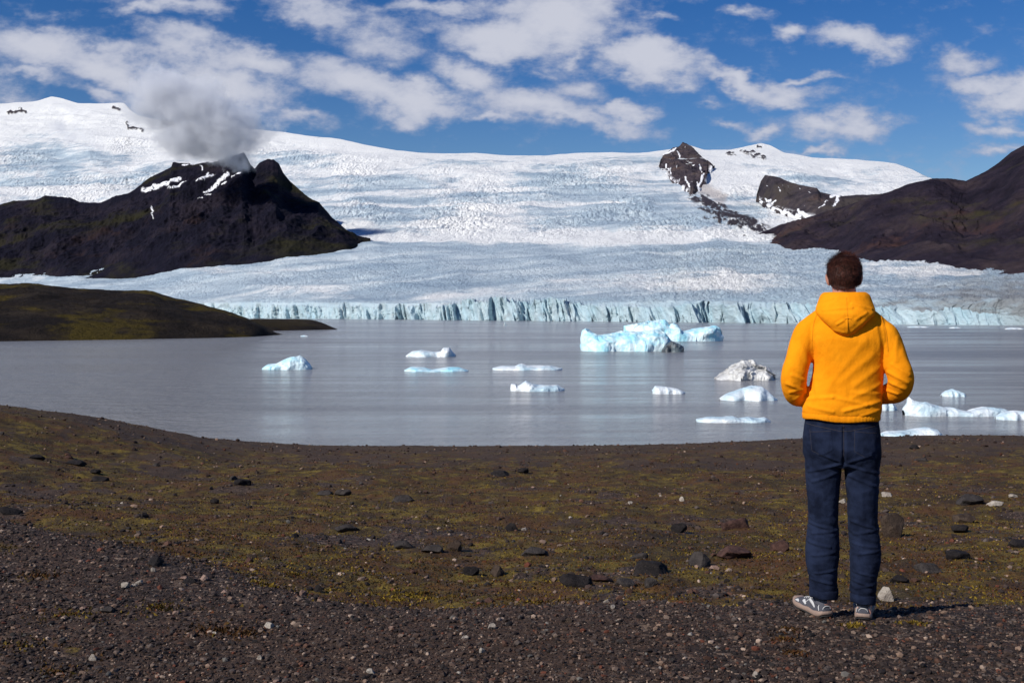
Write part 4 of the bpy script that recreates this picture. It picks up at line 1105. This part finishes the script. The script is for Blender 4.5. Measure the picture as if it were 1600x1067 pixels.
def folds(V, N, lst, side=-1, soft=.04):
    """lst: (px0,row0,px1,row1,width_m,amp_m) creases drawn on the back of the clothes"""
    d = np.zeros(len(V))
    for (a, bq, c, e, wd, am) in lst:
        dist = seg_dist(V[:, 0], V[:, 2], lx(a), lz(bq), lx(c), lz(e))
        L = math.hypot(lx(a) - lx(c), lz(bq) - lz(e))
        d += am * (np.exp(-(dist / wd) ** 2) - .45 * np.exp(-((dist) / (wd * 2.2)) ** 2))
    m = sstep(-.1, .35, side * N[:, 1])
    return V + N * (d * m)[:, None]

def simple_mat(name, c, rough=.8, spec=.2, bump=None):
    m, nt, b = material(name)
    b.inputs['Base Color'].default_value = tuple(c) + (1,)
    b.inputs['Roughness'].default_value = rough; b.inputs['Specular IOR Level'].default_value = spec
    if bump:
        nt.l.new(nt.bump(nt.noise(obj_co(nt), bump[0], 4, .6), bump[1], .8), b.inputs['Normal'])
    return m
def cloth_mat(name, c1, c2, big, weave, spec=.1, sheen=.0):
    m, nt, b = material(name)
    oc = obj_co(nt)
    n = nt.noise(oc, big, 5, .6)
    nt.l.new(nt.mix(nt.mapr(n, .35, .65), c1, c2), b.inputs['Base Color'])
    b.inputs['Roughness'].default_value = .95; b.inputs['Specular IOR Level'].default_value = spec
    h = nt.math('ADD', nt.math('MULTIPLY', nt.noise(oc, weave, 3, .7), .12), nt.noise(nt.mapping(oc, sc=(1, 1, .7)), 14, 4, .55))
    nt.l.new(nt.bump(h, .015, .6), b.inputs['Normal'])
    return m
M_hood = cloth_mat('yellow_fleece', (.86, .275, .004), (.92, .31, .006), 7, 400)
M_rib = cloth_mat('yellow_rib', (.78, .25, .004), (.85, .285, .005), 12, 500)
M_jean = cloth_mat('dark_denim', (.0042, .0070, .019), (.014, .021, .048), 9, 500, .15)
M_stitch = simple_mat('stitching', (.055, .045, .045))
M_seam = simple_mat('seam_thread', (.62, .22, .003))
M_skin = simple_mat('skin', (.52, .25, .18), .55, .35, (90, .002))
M_grey = simple_mat('shoe_mesh', (.075, .075, .090), .85, .2, (300, .004))
M_silver = simple_mat('shoe_overlay', (.55, .54, .53), .5, .4)
M_sole = simple_mat('shoe_sole', (.28, .195, .155), .7, .3, (60, .003))
M_tread = simple_mat('shoe_tread', (.03, .028, .028), .8, .2)
M_sock = simple_mat('sock', (.10, .10, .12), .95, .1, (200, .004))
M_eye = simple_mat('eye', (.6, .6, .6), .2, .5)

pr = bpy.data.objects.new('person', None); COL.objects.link(pr)
tag(pr, 'person seen from behind in a yellow orange hoodie and dark jeans looking at the glacier', 'person')
PY_ = 5.33
pr.location = ((1318 - 800) / F * PY_, PY_, gz((1318 - 800) / F * PY_, PY_) - .003)
pr.rotation_euler = (0, 0, R(-15))

hx = lx(1319)                                # head centre
# ---- body: one continuous surface
parts = []
parts.append(ellip((hx, .005, 1.690), (.073, .094, .088)))                     # skull
parts.append(ellip((hx, .030, 1.632), (.058, .075, .070)))                      # jaw
parts.append(ellip((hx, .090, 1.590), (.026, .022, .020)))                      # chin
parts.append(tube([(hx, .088, 1.685, .009), (hx, .102, 1.66, .011), (hx, .112, 1.643, .014), (hx, .100, 1.634, .010)], 12, 4))  # nose
parts.append(ellip((hx, .098, 1.612), (.024, .010, .009)))                      # lips
for sd in (-1, 1):
    parts.append(ellip((hx + sd * .030, .088, 1.695), (.022, .014, .008)))      # brow
    parts.append(ellip((hx + sd * .038, .078, 1.655), (.020, .016, .018)))      # cheek
    parts.append(ellip((hx + sd * .078, .004, 1.662), (.008, .019, .033), (0, sd * .25, sd * -.35)))   # ear
parts.append(tube([(hx, -.012, 1.62, .056), (hx, -.012, 1.56, .056), (hx, -.005, 1.50, .066), (hx, 0, 1.44, .09)], 24, 5))
parts.append(loft_z([(.92, -.004, 0, .150, .10), (1.02, 0, 0, .135, .09), (1.15, .006, 0, .14, .092), (1.30, .012, 0, .162, .10), (1.40, .014, 0, .165, .095), (1.46, .012, 0, .125, .075), (1.50, .01, 0, .07, .055)], 36, 5))
ARM = {-1: [(-.150, 0, 1.425), (-.205, -.02, 1.31), (-.236, -.045, 1.180), (-.215, .05, 1.095), (-.155, .128, 1.075), (-.10, .150, 1.08)],
       1: [(.176, 0, 1.415), (.228, -.02, 1.31), (.262, -.045, 1.190), (.235, .05, 1.110), (.165, .128, 1.085), (.11, .150, 1.085)]}
for sd in (-1, 1):
    A = ARM[sd]
    parts.append(tube([A[0] + (.050,), A[1] + (.042,), A[2] + (.036,), A[3] + (.034,), A[4] + (.024,), A[5] + (.024,)], 20, 5))
    wx, wy, wz = A[5]
    dx_ = -sd
    parts.append(ellip((wx + dx_ * .045, wy + .002, wz), (.048, .018, .038)))                    # palm
    for q in range(4):
        zz = wz + .030 - q * .019; L_ = (.070, .078, .073, .058)[q]
        parts.append(tube([(wx + dx_ * .075, wy + .004, zz, .0088), (wx + dx_ * (.078 + L_ * .5), wy + .012, zz - .003, .0085), (wx + dx_ * (.070 + L_ * .8), wy - .002, zz - .006, .0078), (wx + dx_ * (.066 + L_ * .85), wy - .016, zz - .008, .007)], 10, 3))
    parts.append(tube([(wx + dx_ * .02, wy + .004, wz + .028, .011), (wx + dx_ * .045, wy + .012, wz + .050, .010), (wx + dx_ * .070, wy + .008, wz + .058, .0085)], 10, 3))
LEG = {-1: [(-.082, .0, .93), (-.092, -.005, .74), (-.096, .006, .44), (-.092, -.018, .30), (-.092, -.012, .08)],
       1: [(.082, .0, .93), (.094, -.005, .74), (.102, .006, .44), (.100, -.018, .30), (.096, -.012, .08)]}
for sd in (-1, 1):
    A = LEG[sd]
    parts.append(tube([A[0] + (.085,), A[1] + (.078,), A[2] + (.052,), A[3] + (.050,), A[4] + (.036,)], 24, 5))
    ya = .9 if sd < 0 else 0
    dxf, dyf = (-math.sin(R(28)), math.cos(R(28))) if sd < 0 else (math.sin(R(4)), math.cos(R(4)))
    hx0 = A[4][0]; hy0 = -.02
    parts.append(tube([(hx0 - dxf * .03, hy0 - dyf * .03, .045, .030), (hx0 + dxf * .06, hy0 + dyf * .06, .050, .034), (hx0 + dxf * .12, hy0 + dyf * .12, .034, .022), (hx0 + dxf * .16, hy0 + dyf * .16, .028, .014)], 16, 4, 1.2))
V, N, fs = fuse(parts, .006, 4)
# eye sockets
for sd in (-1, 1):
    d = np.linalg.norm(V - np.array([hx + sd * .031, .094, 1.678]), axis=1)
    V = V + np.array([0, -1, 0]) * (.010 * np.exp(-(d / .016) ** 2))[:, None]
body = finish('body', V, fs, M_skin, pr)
for sd in (-1, 1):
    v, f = ellip((hx + sd * .031, .078, 1.678), (.0125, .0125, .0125))
    finish('eye', v, [list(q) + [q[2]] for q in f], M_eye, pr)

# ---- hair: close cap and short strands
def hair_h(v):
    return v
cap, capf = ico(5)
cv = cap * np.array((.0815, .1035, .098)) + np.array((hx, .000, 1.6905))
nz = n3(cap, 3.0, 5) * .004 + n3(cap, 9.0, 8) * .0015
cv = cv + cap * nz[:, None]
low_z = 1.60 + .0 * cv[:, 1]
# squeeze the nape in to the neck and cut the face side
below = np.clip(1.665 - cv[:, 2], 0, .09)
cv[:, 0] = hx + (cv[:, 0] - hx) * (1 + below * .8)
lowm = cv[:, 2] < 1.63
cv[:, 2] = np.where(lowm, 1.63 - (1.63 - cv[:, 2]) * 2.0, cv[:, 2])
cv[:, 2] = np.maximum(cv[:, 2], 1.53)
_dx = cv[:, 0] - hx; _dy = cv[:, 1] + .012; _r = np.hypot(_dx, _dy) + 1e-6
_m = np.where((cv[:, 2] < 1.665) & (_r > .01), np.maximum(1.0, (.0640 + np.clip(cv[:, 2] - 1.56, 0, .1) * .12) / _r), 1.0)
cv[:, 0] = hx + _dx * _m; cv[:, 1] = -.012 + _dy * _m
face_ok = lambda c: (c[:, 1] < .062 + (c[:, 2] - 1.70) * .9) & ((c[:, 1] < .005 + (c[:, 2] - 1.66) * 2.0) | (c[:, 2] > 1.72)) & (c[:, 2] > 1.533) & ~((c[:, 1] > -.022) & (c[:, 2] < 1.69) & (np.abs(c[:, 0] - hx) > .045))
fc = cv[capf].mean(1); keep = face_ok(fc)
m_h, nt, b = material('hair_cap')
oc = obj_co(nt)
hn = nt.noise(nt.mapping(oc, sc=(1, 1, .35)), 55, 5, .7)
nt.l.new(nt.mix(hn, (.010, .0035, .003), (.055, .018, .012)), b.inputs['Base Color'])
b.inputs['Roughness'].default_value = .6
nt.l.new(nt.bump(hn, .01, .9), b.inputs['Normal'])
m_hs, nt, b = material('hair_strand')
nt.l.new(nt.attr('tint', 'Color'), b.inputs['Base Color']); b.inputs['Roughness'].default_value = .75; b.inputs['Specular IOR Level'].default_value = .15
hair = make('hair', cv, capf[keep], m_h, pr)
rg = np.random.RandomState(9)
tri = capf[keep]; k = rg.randint(0, len(tri), 15000)
u = rg.random_sample((15000, 3)); u /= u.sum(1, keepdims=True)
root = (cv[tri[k]] * u[..., None]).sum(1)
nrm = root - np.array((hx, 0, 1.675)); nrm /= np.linalg.norm(nrm, axis=1, keepdims=True)
# strands flow down from the crown, slight swirl
crown = np.array((hx + .012, -.035, 1.775))
fl = root - crown; fl -= nrm * (fl * nrm).sum(1, keepdims=True); fl /= np.linalg.norm(fl, axis=1, keepdims=True) + 1e-6
sw = np.cross(nrm, fl) * .45
fl = fl + sw + rg.normal(0, .27, (15000, 3)) + .35 * np.stack([n3(root, 60, 3), n3(root, 60, 7), n3(root, 60, 11)], -1)
topness = sstep(1.70, 1.77, root[:, 2])
L_ = (.010 + .012 * topness) * rg.uniform(.6, 1.3, 15000)
lift = (.15 + .42 * topness * (nrm[:, 1] > -.2))
tip = root + fl * L_[:, None] + nrm * (L_ * lift)[:, None]
mid = root + fl * (L_ * .45)[:, None] + nrm * (L_ * lift * .75)[:, None]
sd_ = np.cross(nrm, fl); sd_ /= np.linalg.norm(sd_, axis=1, keepdims=True) + 1e-9
wv = sd_ * .00065
base_ = root - nrm * .002
Vh = np.stack([base_ - wv, base_ + wv, mid + wv * .9, mid - wv * .9, tip], 1)
idx = np.arange(15000)[:, None] * 5
Fh = np.concatenate([idx + [0, 1, 2], idx + [0, 2, 3], idx + [3, 2, 4]], 0)
tc_ = np.array((.042, .013, .009)) * np.clip(rg.uniform(.25, 1.8, (15000, 1)) * (1 + .8 * n3(root, 45, 19))[:, None], .1, 3) + np.array((.03, .012, .006)) * (rg.random_sample((15000, 1)) < .15)
make('strands', Vh.reshape(-1, 3), Fh, m_hs, hair, smooth=False, attrs={'tint': np.repeat(tc_, 5, 0)})

# ---- hoodie
T = [(.985, lx(1314), .005, .176, .118, 2.5), (1.02, lx(1315), .002, .188, .130, 2.4), (1.06, lx(1317), 0, .184, .128, 2.3), (1.13, lx(1321), 0, .174, .122, 2.3), (1.21, lx(1325), 0, .168, .120, 2.3), (1.30, lx(1326), -.002, .174, .124, 2.4),
     (1.37, lx(1325), -.004, .186, .124, 2.5), (1.425, lx(1323), -.004, .184, .112, 2.4), (1.465, lx(1322), -.002, .150, .098, 2.2), (1.50, lx(1321), 0, .110, .085, 2.0), (1.54, lx(1320), 0, .085, .075, 2.0)]
parts = [loft_z(T, 48, 6)]
SL = {-1: [(-.120, 0, 1.425, .060), (-.160, -.005, 1.405, .074), (-.192, -.015, 1.345, .070), (-.218, -.035, 1.26, .065), (-.236, -.050, 1.175, .066), (-.228, .000, 1.105, .063), (-.190, .070, 1.078, .056), (-.145, .125, 1.072, .046), (-.115, .145, 1.075, .040)],
      1: [(.140, 0, 1.412, .060), (.182, -.005, 1.392, .074), (.214, -.015, 1.335, .070), (.240, -.035, 1.26, .064), (.263, -.050, 1.182, .064), (.250, .000, 1.125, .060), (.205, .070, 1.098, .053), (.155, .125, 1.085, .045), (.125, .145, 1.082, .040)]}
for sd in (-1, 1): parts.append(tube([q[:3] + (q[3] * .95,) for q in SL[sd]], 28, 6))
parts.append(tube([(.02 - .0, 0, 1.50, .070), (-.07, 0, 1.465, .075), (-.15, 0, 1.415, .068)], 24, 4))
parts.append(tube([(.0, 0, 1.50, .070), (.09, 0, 1.462, .075), (.17, 0, 1.40, .068)], 24, 4))
parts.append(loft_z([(1.03, .0, .112, .135, .020), (1.10, .0, .120, .130, .030), (1.17, .0, .120, .110, .028), (1.20, .0, .112, .085, .012)], 32, 4))   # front pouch
V, N, fs = fuse(parts, .0055, 7)
# broad drape noise + creases
def cloth_noise(V, N, a1, s1, a2, s2, seed, zs=1.0):
    q = V * np.array((1, 1, zs))
    return V + N * (a1 * n3(q, s1, seed) + a2 * (1 - 2 * np.abs(n3(q, s2, seed + 4))) )[:, None]
V = cloth_noise(V, N, .0030, 9, .0012, 17, 33)
FH = [(1352, 520, 1290, 600, .020, .0045), (1362, 545, 1310, 590, .018, .0050), (1372, 565, 1335, 592, .014, .0045), (1378, 590, 1330, 612, .012, .005), (1285, 560, 1300, 600, .018, .003),
      (1258, 616, 1300, 611, .010, .007), (1300, 611, 1352, 622, .010, .006), (1262, 627, 1300, 634, .010, .006), (1318, 632, 1374, 618, .010, .009), (1345, 640, 1376, 630, .008, .006), (1330, 604, 1380, 606, .010, .004),
      (1270, 500, 1268, 552, .009, .006), (1277, 520, 1275, 556, .010, .004), (1376, 486, 1384, 545, .009, .006), (1368, 500, 1376, 545, .010, .003),
      (1228, 592, 1262, 606, .010, .008), (1232, 606, 1258, 600, .008, .006), (1236, 578, 1264, 590, .010, .006), (1240, 618, 1256, 606, .008, .005), (1232, 560, 1252, 576, .012, .004), (1244, 520, 1262, 560, .014, .004),
      (1392, 560, 1418, 575, .009, .007), (1386, 572, 1416, 588, .008, .008), (1384, 586, 1412, 598, .008, .007), (1380, 600, 1402, 606, .007, .006), (1400, 520, 1396, 556, .012, .004), (1408, 540, 1420, 566, .012, .004),
      (1300, 520, 1340, 524, .02, .002), (1270, 580, 1275, 610, .010, .004)]
V = folds(V, N, FH)
hoodie = finish('hoodie', V, fs, M_hood, pr)
# ribbed hem band
def band(name, z0, z1, cx, cy, rx, ry, pw, mat, parent, thick=.006, seg=120, rib=0.0, zsag=None):
    th = np.linspace(0, 2 * np.pi, seg, endpoint=False); e = 2 / pw
    prof = [(z0, -.006), (z0, thick * .6), (z0 + (z1 - z0) * .15, thick), (z0 + (z1 - z0) * .85, thick), (z1, thick * .4), (z1, -.006)]
    V = []
    for z, o in prof:
        rr = rib * np.sign(np.sin(th * seg / 3)) if rib else 0
        zz = z + (zsag(th) if zsag else 0)
        V.append(np.stack([cx + (rx + o + rr) * np.sign(np.cos(th)) * np.abs(np.cos(th)) ** e, cy + (ry + o + rr) * np.sign(np.sin(th)) * np.abs(np.sin(th)) ** e, z + 0 * th + (zz - z)], -1))
    V = np.array(V)
    return make(name, V, grid_faces(len(prof), seg, True), mat, parent)
band('hem', .976, 1.010, lx(1314), .004, .178, .119, 2.5, M_rib, hoodie, .007, 180, .0008, lambda th: .004 * np.sin(th * 2 + 1) + .003 * np.sin(th * 5))

# hood hanging on the back, open towards the front
cxh = lx(1320)
Hd = [(1.388, cxh, -.120, .014, .010, 2.0), (1.400, cxh, -.122, .040, .026, 2.0), (1.430, cxh, -.118, .074, .048, 1.9), (1.465, cxh, -.104, .110, .068, 2.0), (1.495, cxh, -.080, .136, .088, 2.0), (1.522, cxh, -.055, .138, .098, 2.1), (1.555, cxh, -.034, .127, .100, 2.2), (1.586, cxh, -.020, .116, .098, 2.3), (1.600, cxh, -.012, .100, .086, 2.3)]
v1_, f1_ = loft_z(Hd, 56, 6)
V, N, fs = fuse([(v1_, f1_)], .005, 4)
# hollow round the neck
rr_ = np.hypot((V[:, 0] - cxh) / .082, (V[:, 1] + .005) / .082)
V[:, 2] -= .05 * sstep(1.0, .75, rr_) * sstep(1.55, 1.58, V[:, 2])
V = cloth_noise(V, N, .0022, 14, .0010, 22, 53)
V = folds(V, N, [(1284, 476, 1330, 472, .007, .006), (1290, 480, 1340, 484, .012, .003), (1330, 466, 1360, 474, .007, .006), (1322, 488, 1322, 513, .004, .004), (1306, 498, 1316, 492, .006, .006), (1336, 490, 1352, 480, .008, .005), (1280, 462, 1300, 458, .006, .004), (1296, 506, 1318, 511, .006, .003), (1350, 492, 1330, 508, .007, .003)], soft=.02)
hood = finish('hood', V, fs, M_hood, hoodie)

# seams laid on a surface seen from behind
def bvh_of(ob): 
    me = ob.data
    return BVHTree.FromPolygons([v.co[:] for v in me.vertices], [tuple(p.vertices) for p in me.polygons])
def seam(name, ob, pts, mat, r=.0013, n=24, dash=False, lift=.0006):
    bv = bvh_of(ob) if not hasattr(ob, '_x') else None
    P = catmull([(lx(a), lz(c)) for a, c in pts], n); Q = []
    for x, z in P:
        h = bv.ray_cast(Vector((x, -1, z)), Vector((0, 1, 0)))
        if h[0] is not None: Q.append((h[0].x, h[0].y - lift, h[0].z, r))
    if len(Q) < 4: return
    V, f = tube(Q, 6, 1)
    finish(name, V, [list(q) if len(q) == 4 else list(q) + [q[2]] for q in f], mat, ob)
seam('seam', hood, [(1321, 456), (1322, 480), (1323, 512)], M_seam, .0009)
seam('label', hood, [(1318, 490), (1323, 489), (1328, 490)], M_seam, .0018, 8)
seam('seam', hoodie, [(1277, 478), (1270, 498), (1268, 520), (1267, 538)], M_seam, .0014)
seam('seam', hoodie, [(1366, 478), (1378, 492), (1384, 515), (1386, 540)], M_seam, .0014)

# ---- jeans
parts = [loft_z([(.745, lx(1317), .004, .150, .104, 2.6), (.78, lx(1316), .0, .178, .118, 2.5), (.83, lx(1315), -.004, .184, .128, 2.5), (.89, lx(1315), -.002, .182, .124, 2.5), (.95, lx(1315), .002, .176, .112, 2.5), (.992, lx(1315), .004, .170, .106, 2.5)], 44, 6)]
def leg_loft(rows, sub=5):
    rr = []
    for (row, xa, xb, cy, ry) in rows:
        cx = (lx(xa) + lx(xb)) / 2; rx = (lx(xb) - lx(xa)) / 2
        rr.append((lz(row), cx, cy, rx, ry, 2.2))
    return loft_z(rr[::-1], 36, sub)
parts.append(leg_loft([(700, 1256, 1316, -.004, .100), (722, 1257, 1315, -.004, .096), (750, 1258, 1313, -.002, .090), (780, 1260, 1310, .004, .083), (805, 1262, 1309, .006, .077), (825, 1261, 1309, .004, .073), (850, 1258, 1311, -.006, .075), (875, 1258, 1310, -.014, .073), (900, 1262, 1307, -.012, .066), (916, 1264, 1307, -.010, .064), (928, 1265, 1308, -.010, .064)]))
parts.append(leg_loft([(700, 1316, 1376, -.004, .100), (722, 1319, 1375, -.004, .096), (750, 1321, 1374, -.002, .090), (780, 1324, 1372, .004, .083), (805, 1325, 1371, .006, .077), (825, 1327, 1373, .004, .073), (850, 1328, 1376, -.006, .075), (875, 1328, 1375, -.014, .073), (900, 1329, 1370, -.012, .064), (916, 1329, 1368, -.010, .062), (934, 1330, 1367, -.010, .061)]))
V, N, fs = fuse(parts, .0055, 5)
V = cloth_noise(V, N, .0035, 10, .0022, 18, 63, 1.5)
# stacked folds near knees and hems
zk = np.exp(-((V[:, 2] - .42) / .09) ** 2) + .9 * np.exp(-((V[:, 2] - .15) / .06) ** 2)
V = V + N * (zk * .0045 * (1 - 2 * np.abs(perlin(V[:, 0] * 7 + V[:, 1] * 4, V[:, 2] * 26 + V[:, 0] * 9, 83))))[:, None]
FJ = [(1262, 730, 1312, 716, .008, .006), (1268, 746, 1308, 730, .008, .005), (1316, 716, 1372, 730, .008, .006), (1326, 734, 1368, 750, .008, .005), (1317, 660, 1317, 716, .007, -.010),
      (1262, 812, 1300, 820, .007, .006), (1268, 828, 1308, 822, .007, .006), (1262, 842, 1296, 848, .007, .006), (1330, 806, 1366, 816, .007, .006), (1334, 826, 1374, 818, .007, .006), (1332, 840, 1370, 846, .007, .006), (1340, 856, 1374, 850, .007, .005),
      (1268, 862, 1304, 856, .007, .005), (1266, 900, 1300, 906, .006, .006), (1272, 890, 1306, 884, .006, .005), (1332, 898, 1364, 906, .006, .006), (1336, 910, 1368, 902, .006, .005), (1334, 884, 1366, 890, .006, .004),
      (1280, 700, 1312, 712, .008, .005), (1325, 712, 1360, 700, .008, .004), (1285, 760, 1288, 800, .012, .003), (1345, 760, 1348, 800, .012, .003)]
FJ = [q[:4] + (q[4], q[5] * 1.5) for q in FJ]
V = folds(V, N, FJ)
jeans = finish('jeans', V, fs, M_jean, pr)
def patch_on(name, ob, poly, mat, parent, n=18, off=.0022):
    """poly: 4 corner (px,row): tl, tr, br, bl (+ optional tip on the lower edge)"""
    bv = bvh_of(ob)
    tl, tr_, br_, bl_ = [np.array((lx(a), lz(c))) for a, c in poly[:4]]
    tip = np.array((lx(poly[4][0]), lz(poly[4][1]))) if len(poly) > 4 else None
    G = np.zeros((n, n, 3)); 
    for i in range(n):
        t = i / (n - 1)
        for j in range(n):
            s = j / (n - 1)
            a = tl * (1 - s) + tr_ * s; bb = bl_ * (1 - s) + br_ * s
            if tip is not None:
                bb = bb + (tip - (bl_ + br_) / 2) * (1 - abs(2 * s - 1))
            q = a * (1 - t) + bb * t
            h = bv.ray_cast(Vector((q[0], -1, q[1])), Vector((0, 1, 0)))
            y = h[0].y if h[0] is not None else 0
            o_ = off if 0 < i < n - 1 and 0 < j < n - 1 else -.001
            G[i, j] = (q[0], y - o_, q[1])
    return make(name, G, grid_faces(n, n), mat, parent)
for pol, st_ in [([(1264, 664), (1299, 661), (1302, 694), (1267, 696), (1285, 704)], [(1264, 664), (1267, 696), (1285, 704), (1302, 694), (1299, 661)]),
                 ([(1334, 661), (1370, 664), (1368, 696), (1333, 694), (1351, 704)], [(1334, 661), (1333, 694), (1351, 704), (1368, 696), (1370, 664)])]:
    pk = patch_on('back_pocket', jeans, pol, M_jean, jeans)
    for a, bq in zip(st_[:-1], st_[1:]):
        seam('stitching', pk, [a, ((a[0] + bq[0]) / 2 + .01, (a[1] + bq[1]) / 2), bq], M_stitch, .0009, 8, lift=.0004)
    seam('stitching', pk, [(pol[0][0] + 1, pol[0][1] + 3), (pol[1][0] - 1, pol[1][1] + 3)], M_stitch, .0009, 12, lift=.0004)
seam('stitching', jeans, [(1317, 655), (1317, 680), (1317, 712)], M_stitch, .0010)
seam('stitching', jeans, [(1258, 655), (1290, 660), (1317, 664), (1344, 660), (1374, 655)], M_stitch, .0010)
def leg_band(row0, row1, xa, xb, cy, ry):
    cx = (lx(xa) + lx(xb)) / 2; rx = (lx(xb) - lx(xa)) / 2
    return band('cuff', lz(row1), lz(row0), cx, cy, rx, ry, 2.2, M_jean, jeans, .006, 64, 0, lambda th: .003 * np.sin(th * 2) + .002 * np.sin(th * 5 + 1))
leg_band(917, 931, 1265, 1308, -.010, .064)
leg_band(921, 935, 1330, 1367, -.010, .061)

# ---- shoes
def shoe(cx, cy, yaw, z0):
    """heel at (cx, cy), toe along +Y turned by yaw"""
    o = bpy.data.objects.new('shoe', None)
    cs, sn_ = math.cos(yaw), math.sin(yaw)
    def place(V):
        V = np.asarray(V, float).copy(); x = V[..., 0] * cs - V[..., 1] * sn_ + cx; y = V[..., 0] * sn_ + V[..., 1] * cs + cy
        V[..., 0] = x; V[..., 1] = y; V[..., 2] += z0; return V
    # stations along the foot: y, half width, top height, toe spring
    ST = [(-.002, .024, .052, .012), (.012, .034, .078, .004), (.045, .038, .090, 0), (.085, .037, .096, 0), (.12, .038, .084, .001), (.16, .043, .068, .002), (.20, .048, .057, .002), (.235, .046, .050, .004), (.265, .036, .040, .010), (.285, .018, .030, .016)]
    P = catmull(ST, 4); n = len(P); seg = 28; th = np.linspace(0, 2 * np.pi, seg, endpoint=False)
    up = np.zeros((n, seg, 3))
    for i, (y, hw, ht, sp) in enumerate(P):
        c = np.cos(th); s = np.sin(th); zc = .022 + sp
        zz = np.where(s > 0, zc + (ht - zc) * np.abs(s) ** .8, zc + .012 * s)
        hwz = hw * (1 - .30 * np.clip((zz - zc) / .08, 0, 1))
        up[i] = np.stack([hwz * np.sign(c) * np.abs(c) ** .75, np.full(seg, y), zz], -1)
    Vu, fu = close_rings(up, n, seg)
    Vu = Vu * np.array((.96, 1, 1))
    nn = n3(Vu, 40, 5) * .0012
    upper = finish('shoe', place(Vu + nn[:, None]), [list(q) if len(q) == 4 else list(q) + [q[2]] for q in fu], M_grey, pr)
    # sole slab
    def slab(zlo, zhi, grow, nm, mat):
        rng = []
        seg2 = 64
        # outline
        ys = P[:, 0]; hw = P[:, 1] + grow
        left = np.stack([-hw, ys], -1); right = np.stack([hw, ys], -1)[::-1]
        out = np.concatenate([left, right]); sp = np.concatenate([P[:, 3], P[::-1, 3]])
        lay = []
        for z, g in ((zlo, .94), (zlo + .003, 1.0), ((zlo + zhi) / 2, 1.02), (zhi - .002, 1.0), (zhi, .95)):
            c = np.array((0, .14)); wav = .002 * np.sin(out[:, 1] * 70) if zhi > .02 else 0
            lay.append(np.concatenate([c + (out - c) * g, (z + sp * (1.0) + (wav if z > zlo + .01 else 0))[:, None]], 1))
        lay = np.array(lay)
        V_, f_ = close_rings(lay, len(lay), len(out))
        finish(nm, place(V_), [list(q) if len(q) == 4 else list(q) + [q[2]] for q in f_], mat, upper)
    slab(.006, .029, .003, 'sole', M_sole)
    slab(-.002, .0065, .001, 'tread', M_tread)
    bv = BVHTree.FromPolygons([tuple(v) for v in Vu], [tuple(q) for q in fu])
    def strip(pts, wd, nm='overlay', mat=M_silver, side=-1):
        """pts (y, z) on the flank"""
        Q = catmull(pts, 5); Lr = []
        for i, (y, z) in enumerate(Q):
            tq = Q[min(i + 1, len(Q) - 1)] - Q[max(i - 1, 0)]; tq /= np.linalg.norm(tq) + 1e-9
            nq = np.array((-tq[1], tq[0])); w_ = wd * math.sin(math.pi * (i + .6) / (len(Q) + .2)) ** .5
            row = []
            for s in (-1, -.5, 0, .5, 1):
                yy_, zz_ = y + nq[0] * w_ * s, z + nq[1] * w_ * s
                h = bv.ray_cast(Vector((side * .2, yy_, zz_)), Vector((-side, 0, 0)))
                x = h[0].x if h[0] is not None else 0
                row.append((x + side * (.0015 if abs(s) < 1 else 0), yy_, zz_))
            Lr.append(row)
        make(nm, place(np.array(Lr)), grid_faces(len(Lr), 5), mat, upper)
    for side in (-1, 1):
        strip([(.060, .044), (.090, .060), (.125, .068)], .008, side=side)
        strip([(.140, .040), (.160, .050), (.175, .052)], .008, side=side)
        strip([(.200, .038), (.220, .042), (.240, .038)], .005, side=side)
        strip([(.112, .078), (.135, .060), (.15, .045)], .0022, side=side)
        strip([(.020, .038), (.030, .055), (.026, .066)], .0025, side=side)
    # heel counter arc
    arc = [(-.018, .004, .040, .0018), (-.020, .001, .052, .0018), (-.010, -.001, .062, .0018), (.010, -.001, .062, .0018), (.020, .001, .052, .0018), (.018, .004, .040, .0018)]
    Va, fa = tube(arc, 8, 4); 
    finish('heel_trim', place(Va), [list(q) if len(q) == 4 else list(q) + [q[2]] for q in fa], M_silver, upper)
    for i in range(5):
        y = .105 + i * .022; z = float(np.interp(y, P[:, 0], P[:, 2])) + .001
        Vl, fl_ = tube([(-.024, y - .006, z - .012, .0022), (-.010, y, z, .0024), (.010, y + .004, z, .0024), (.024, y - .004, z - .012, .0022)], 8, 4)
        finish('lace', place(Vl), [list(q) if len(q) == 4 else list(q) + [q[2]] for q in fl_], M_silver, upper)
    Vc, fcx = loft_z([(.060, 0, .045, .030, .040), (.080, 0, .043, .030, .038), (.130, 0, .045, .031, .036)], 24, 3)
    finish('sock', place(Vc), [list(q) if len(q) == 4 else list(q) + [q[2]] for q in fcx], M_sock, upper)
    return upper
shoe(lx(1291), -.055, R(29), .002)
shoe(lx(1348), -.060, R(-4), .004)
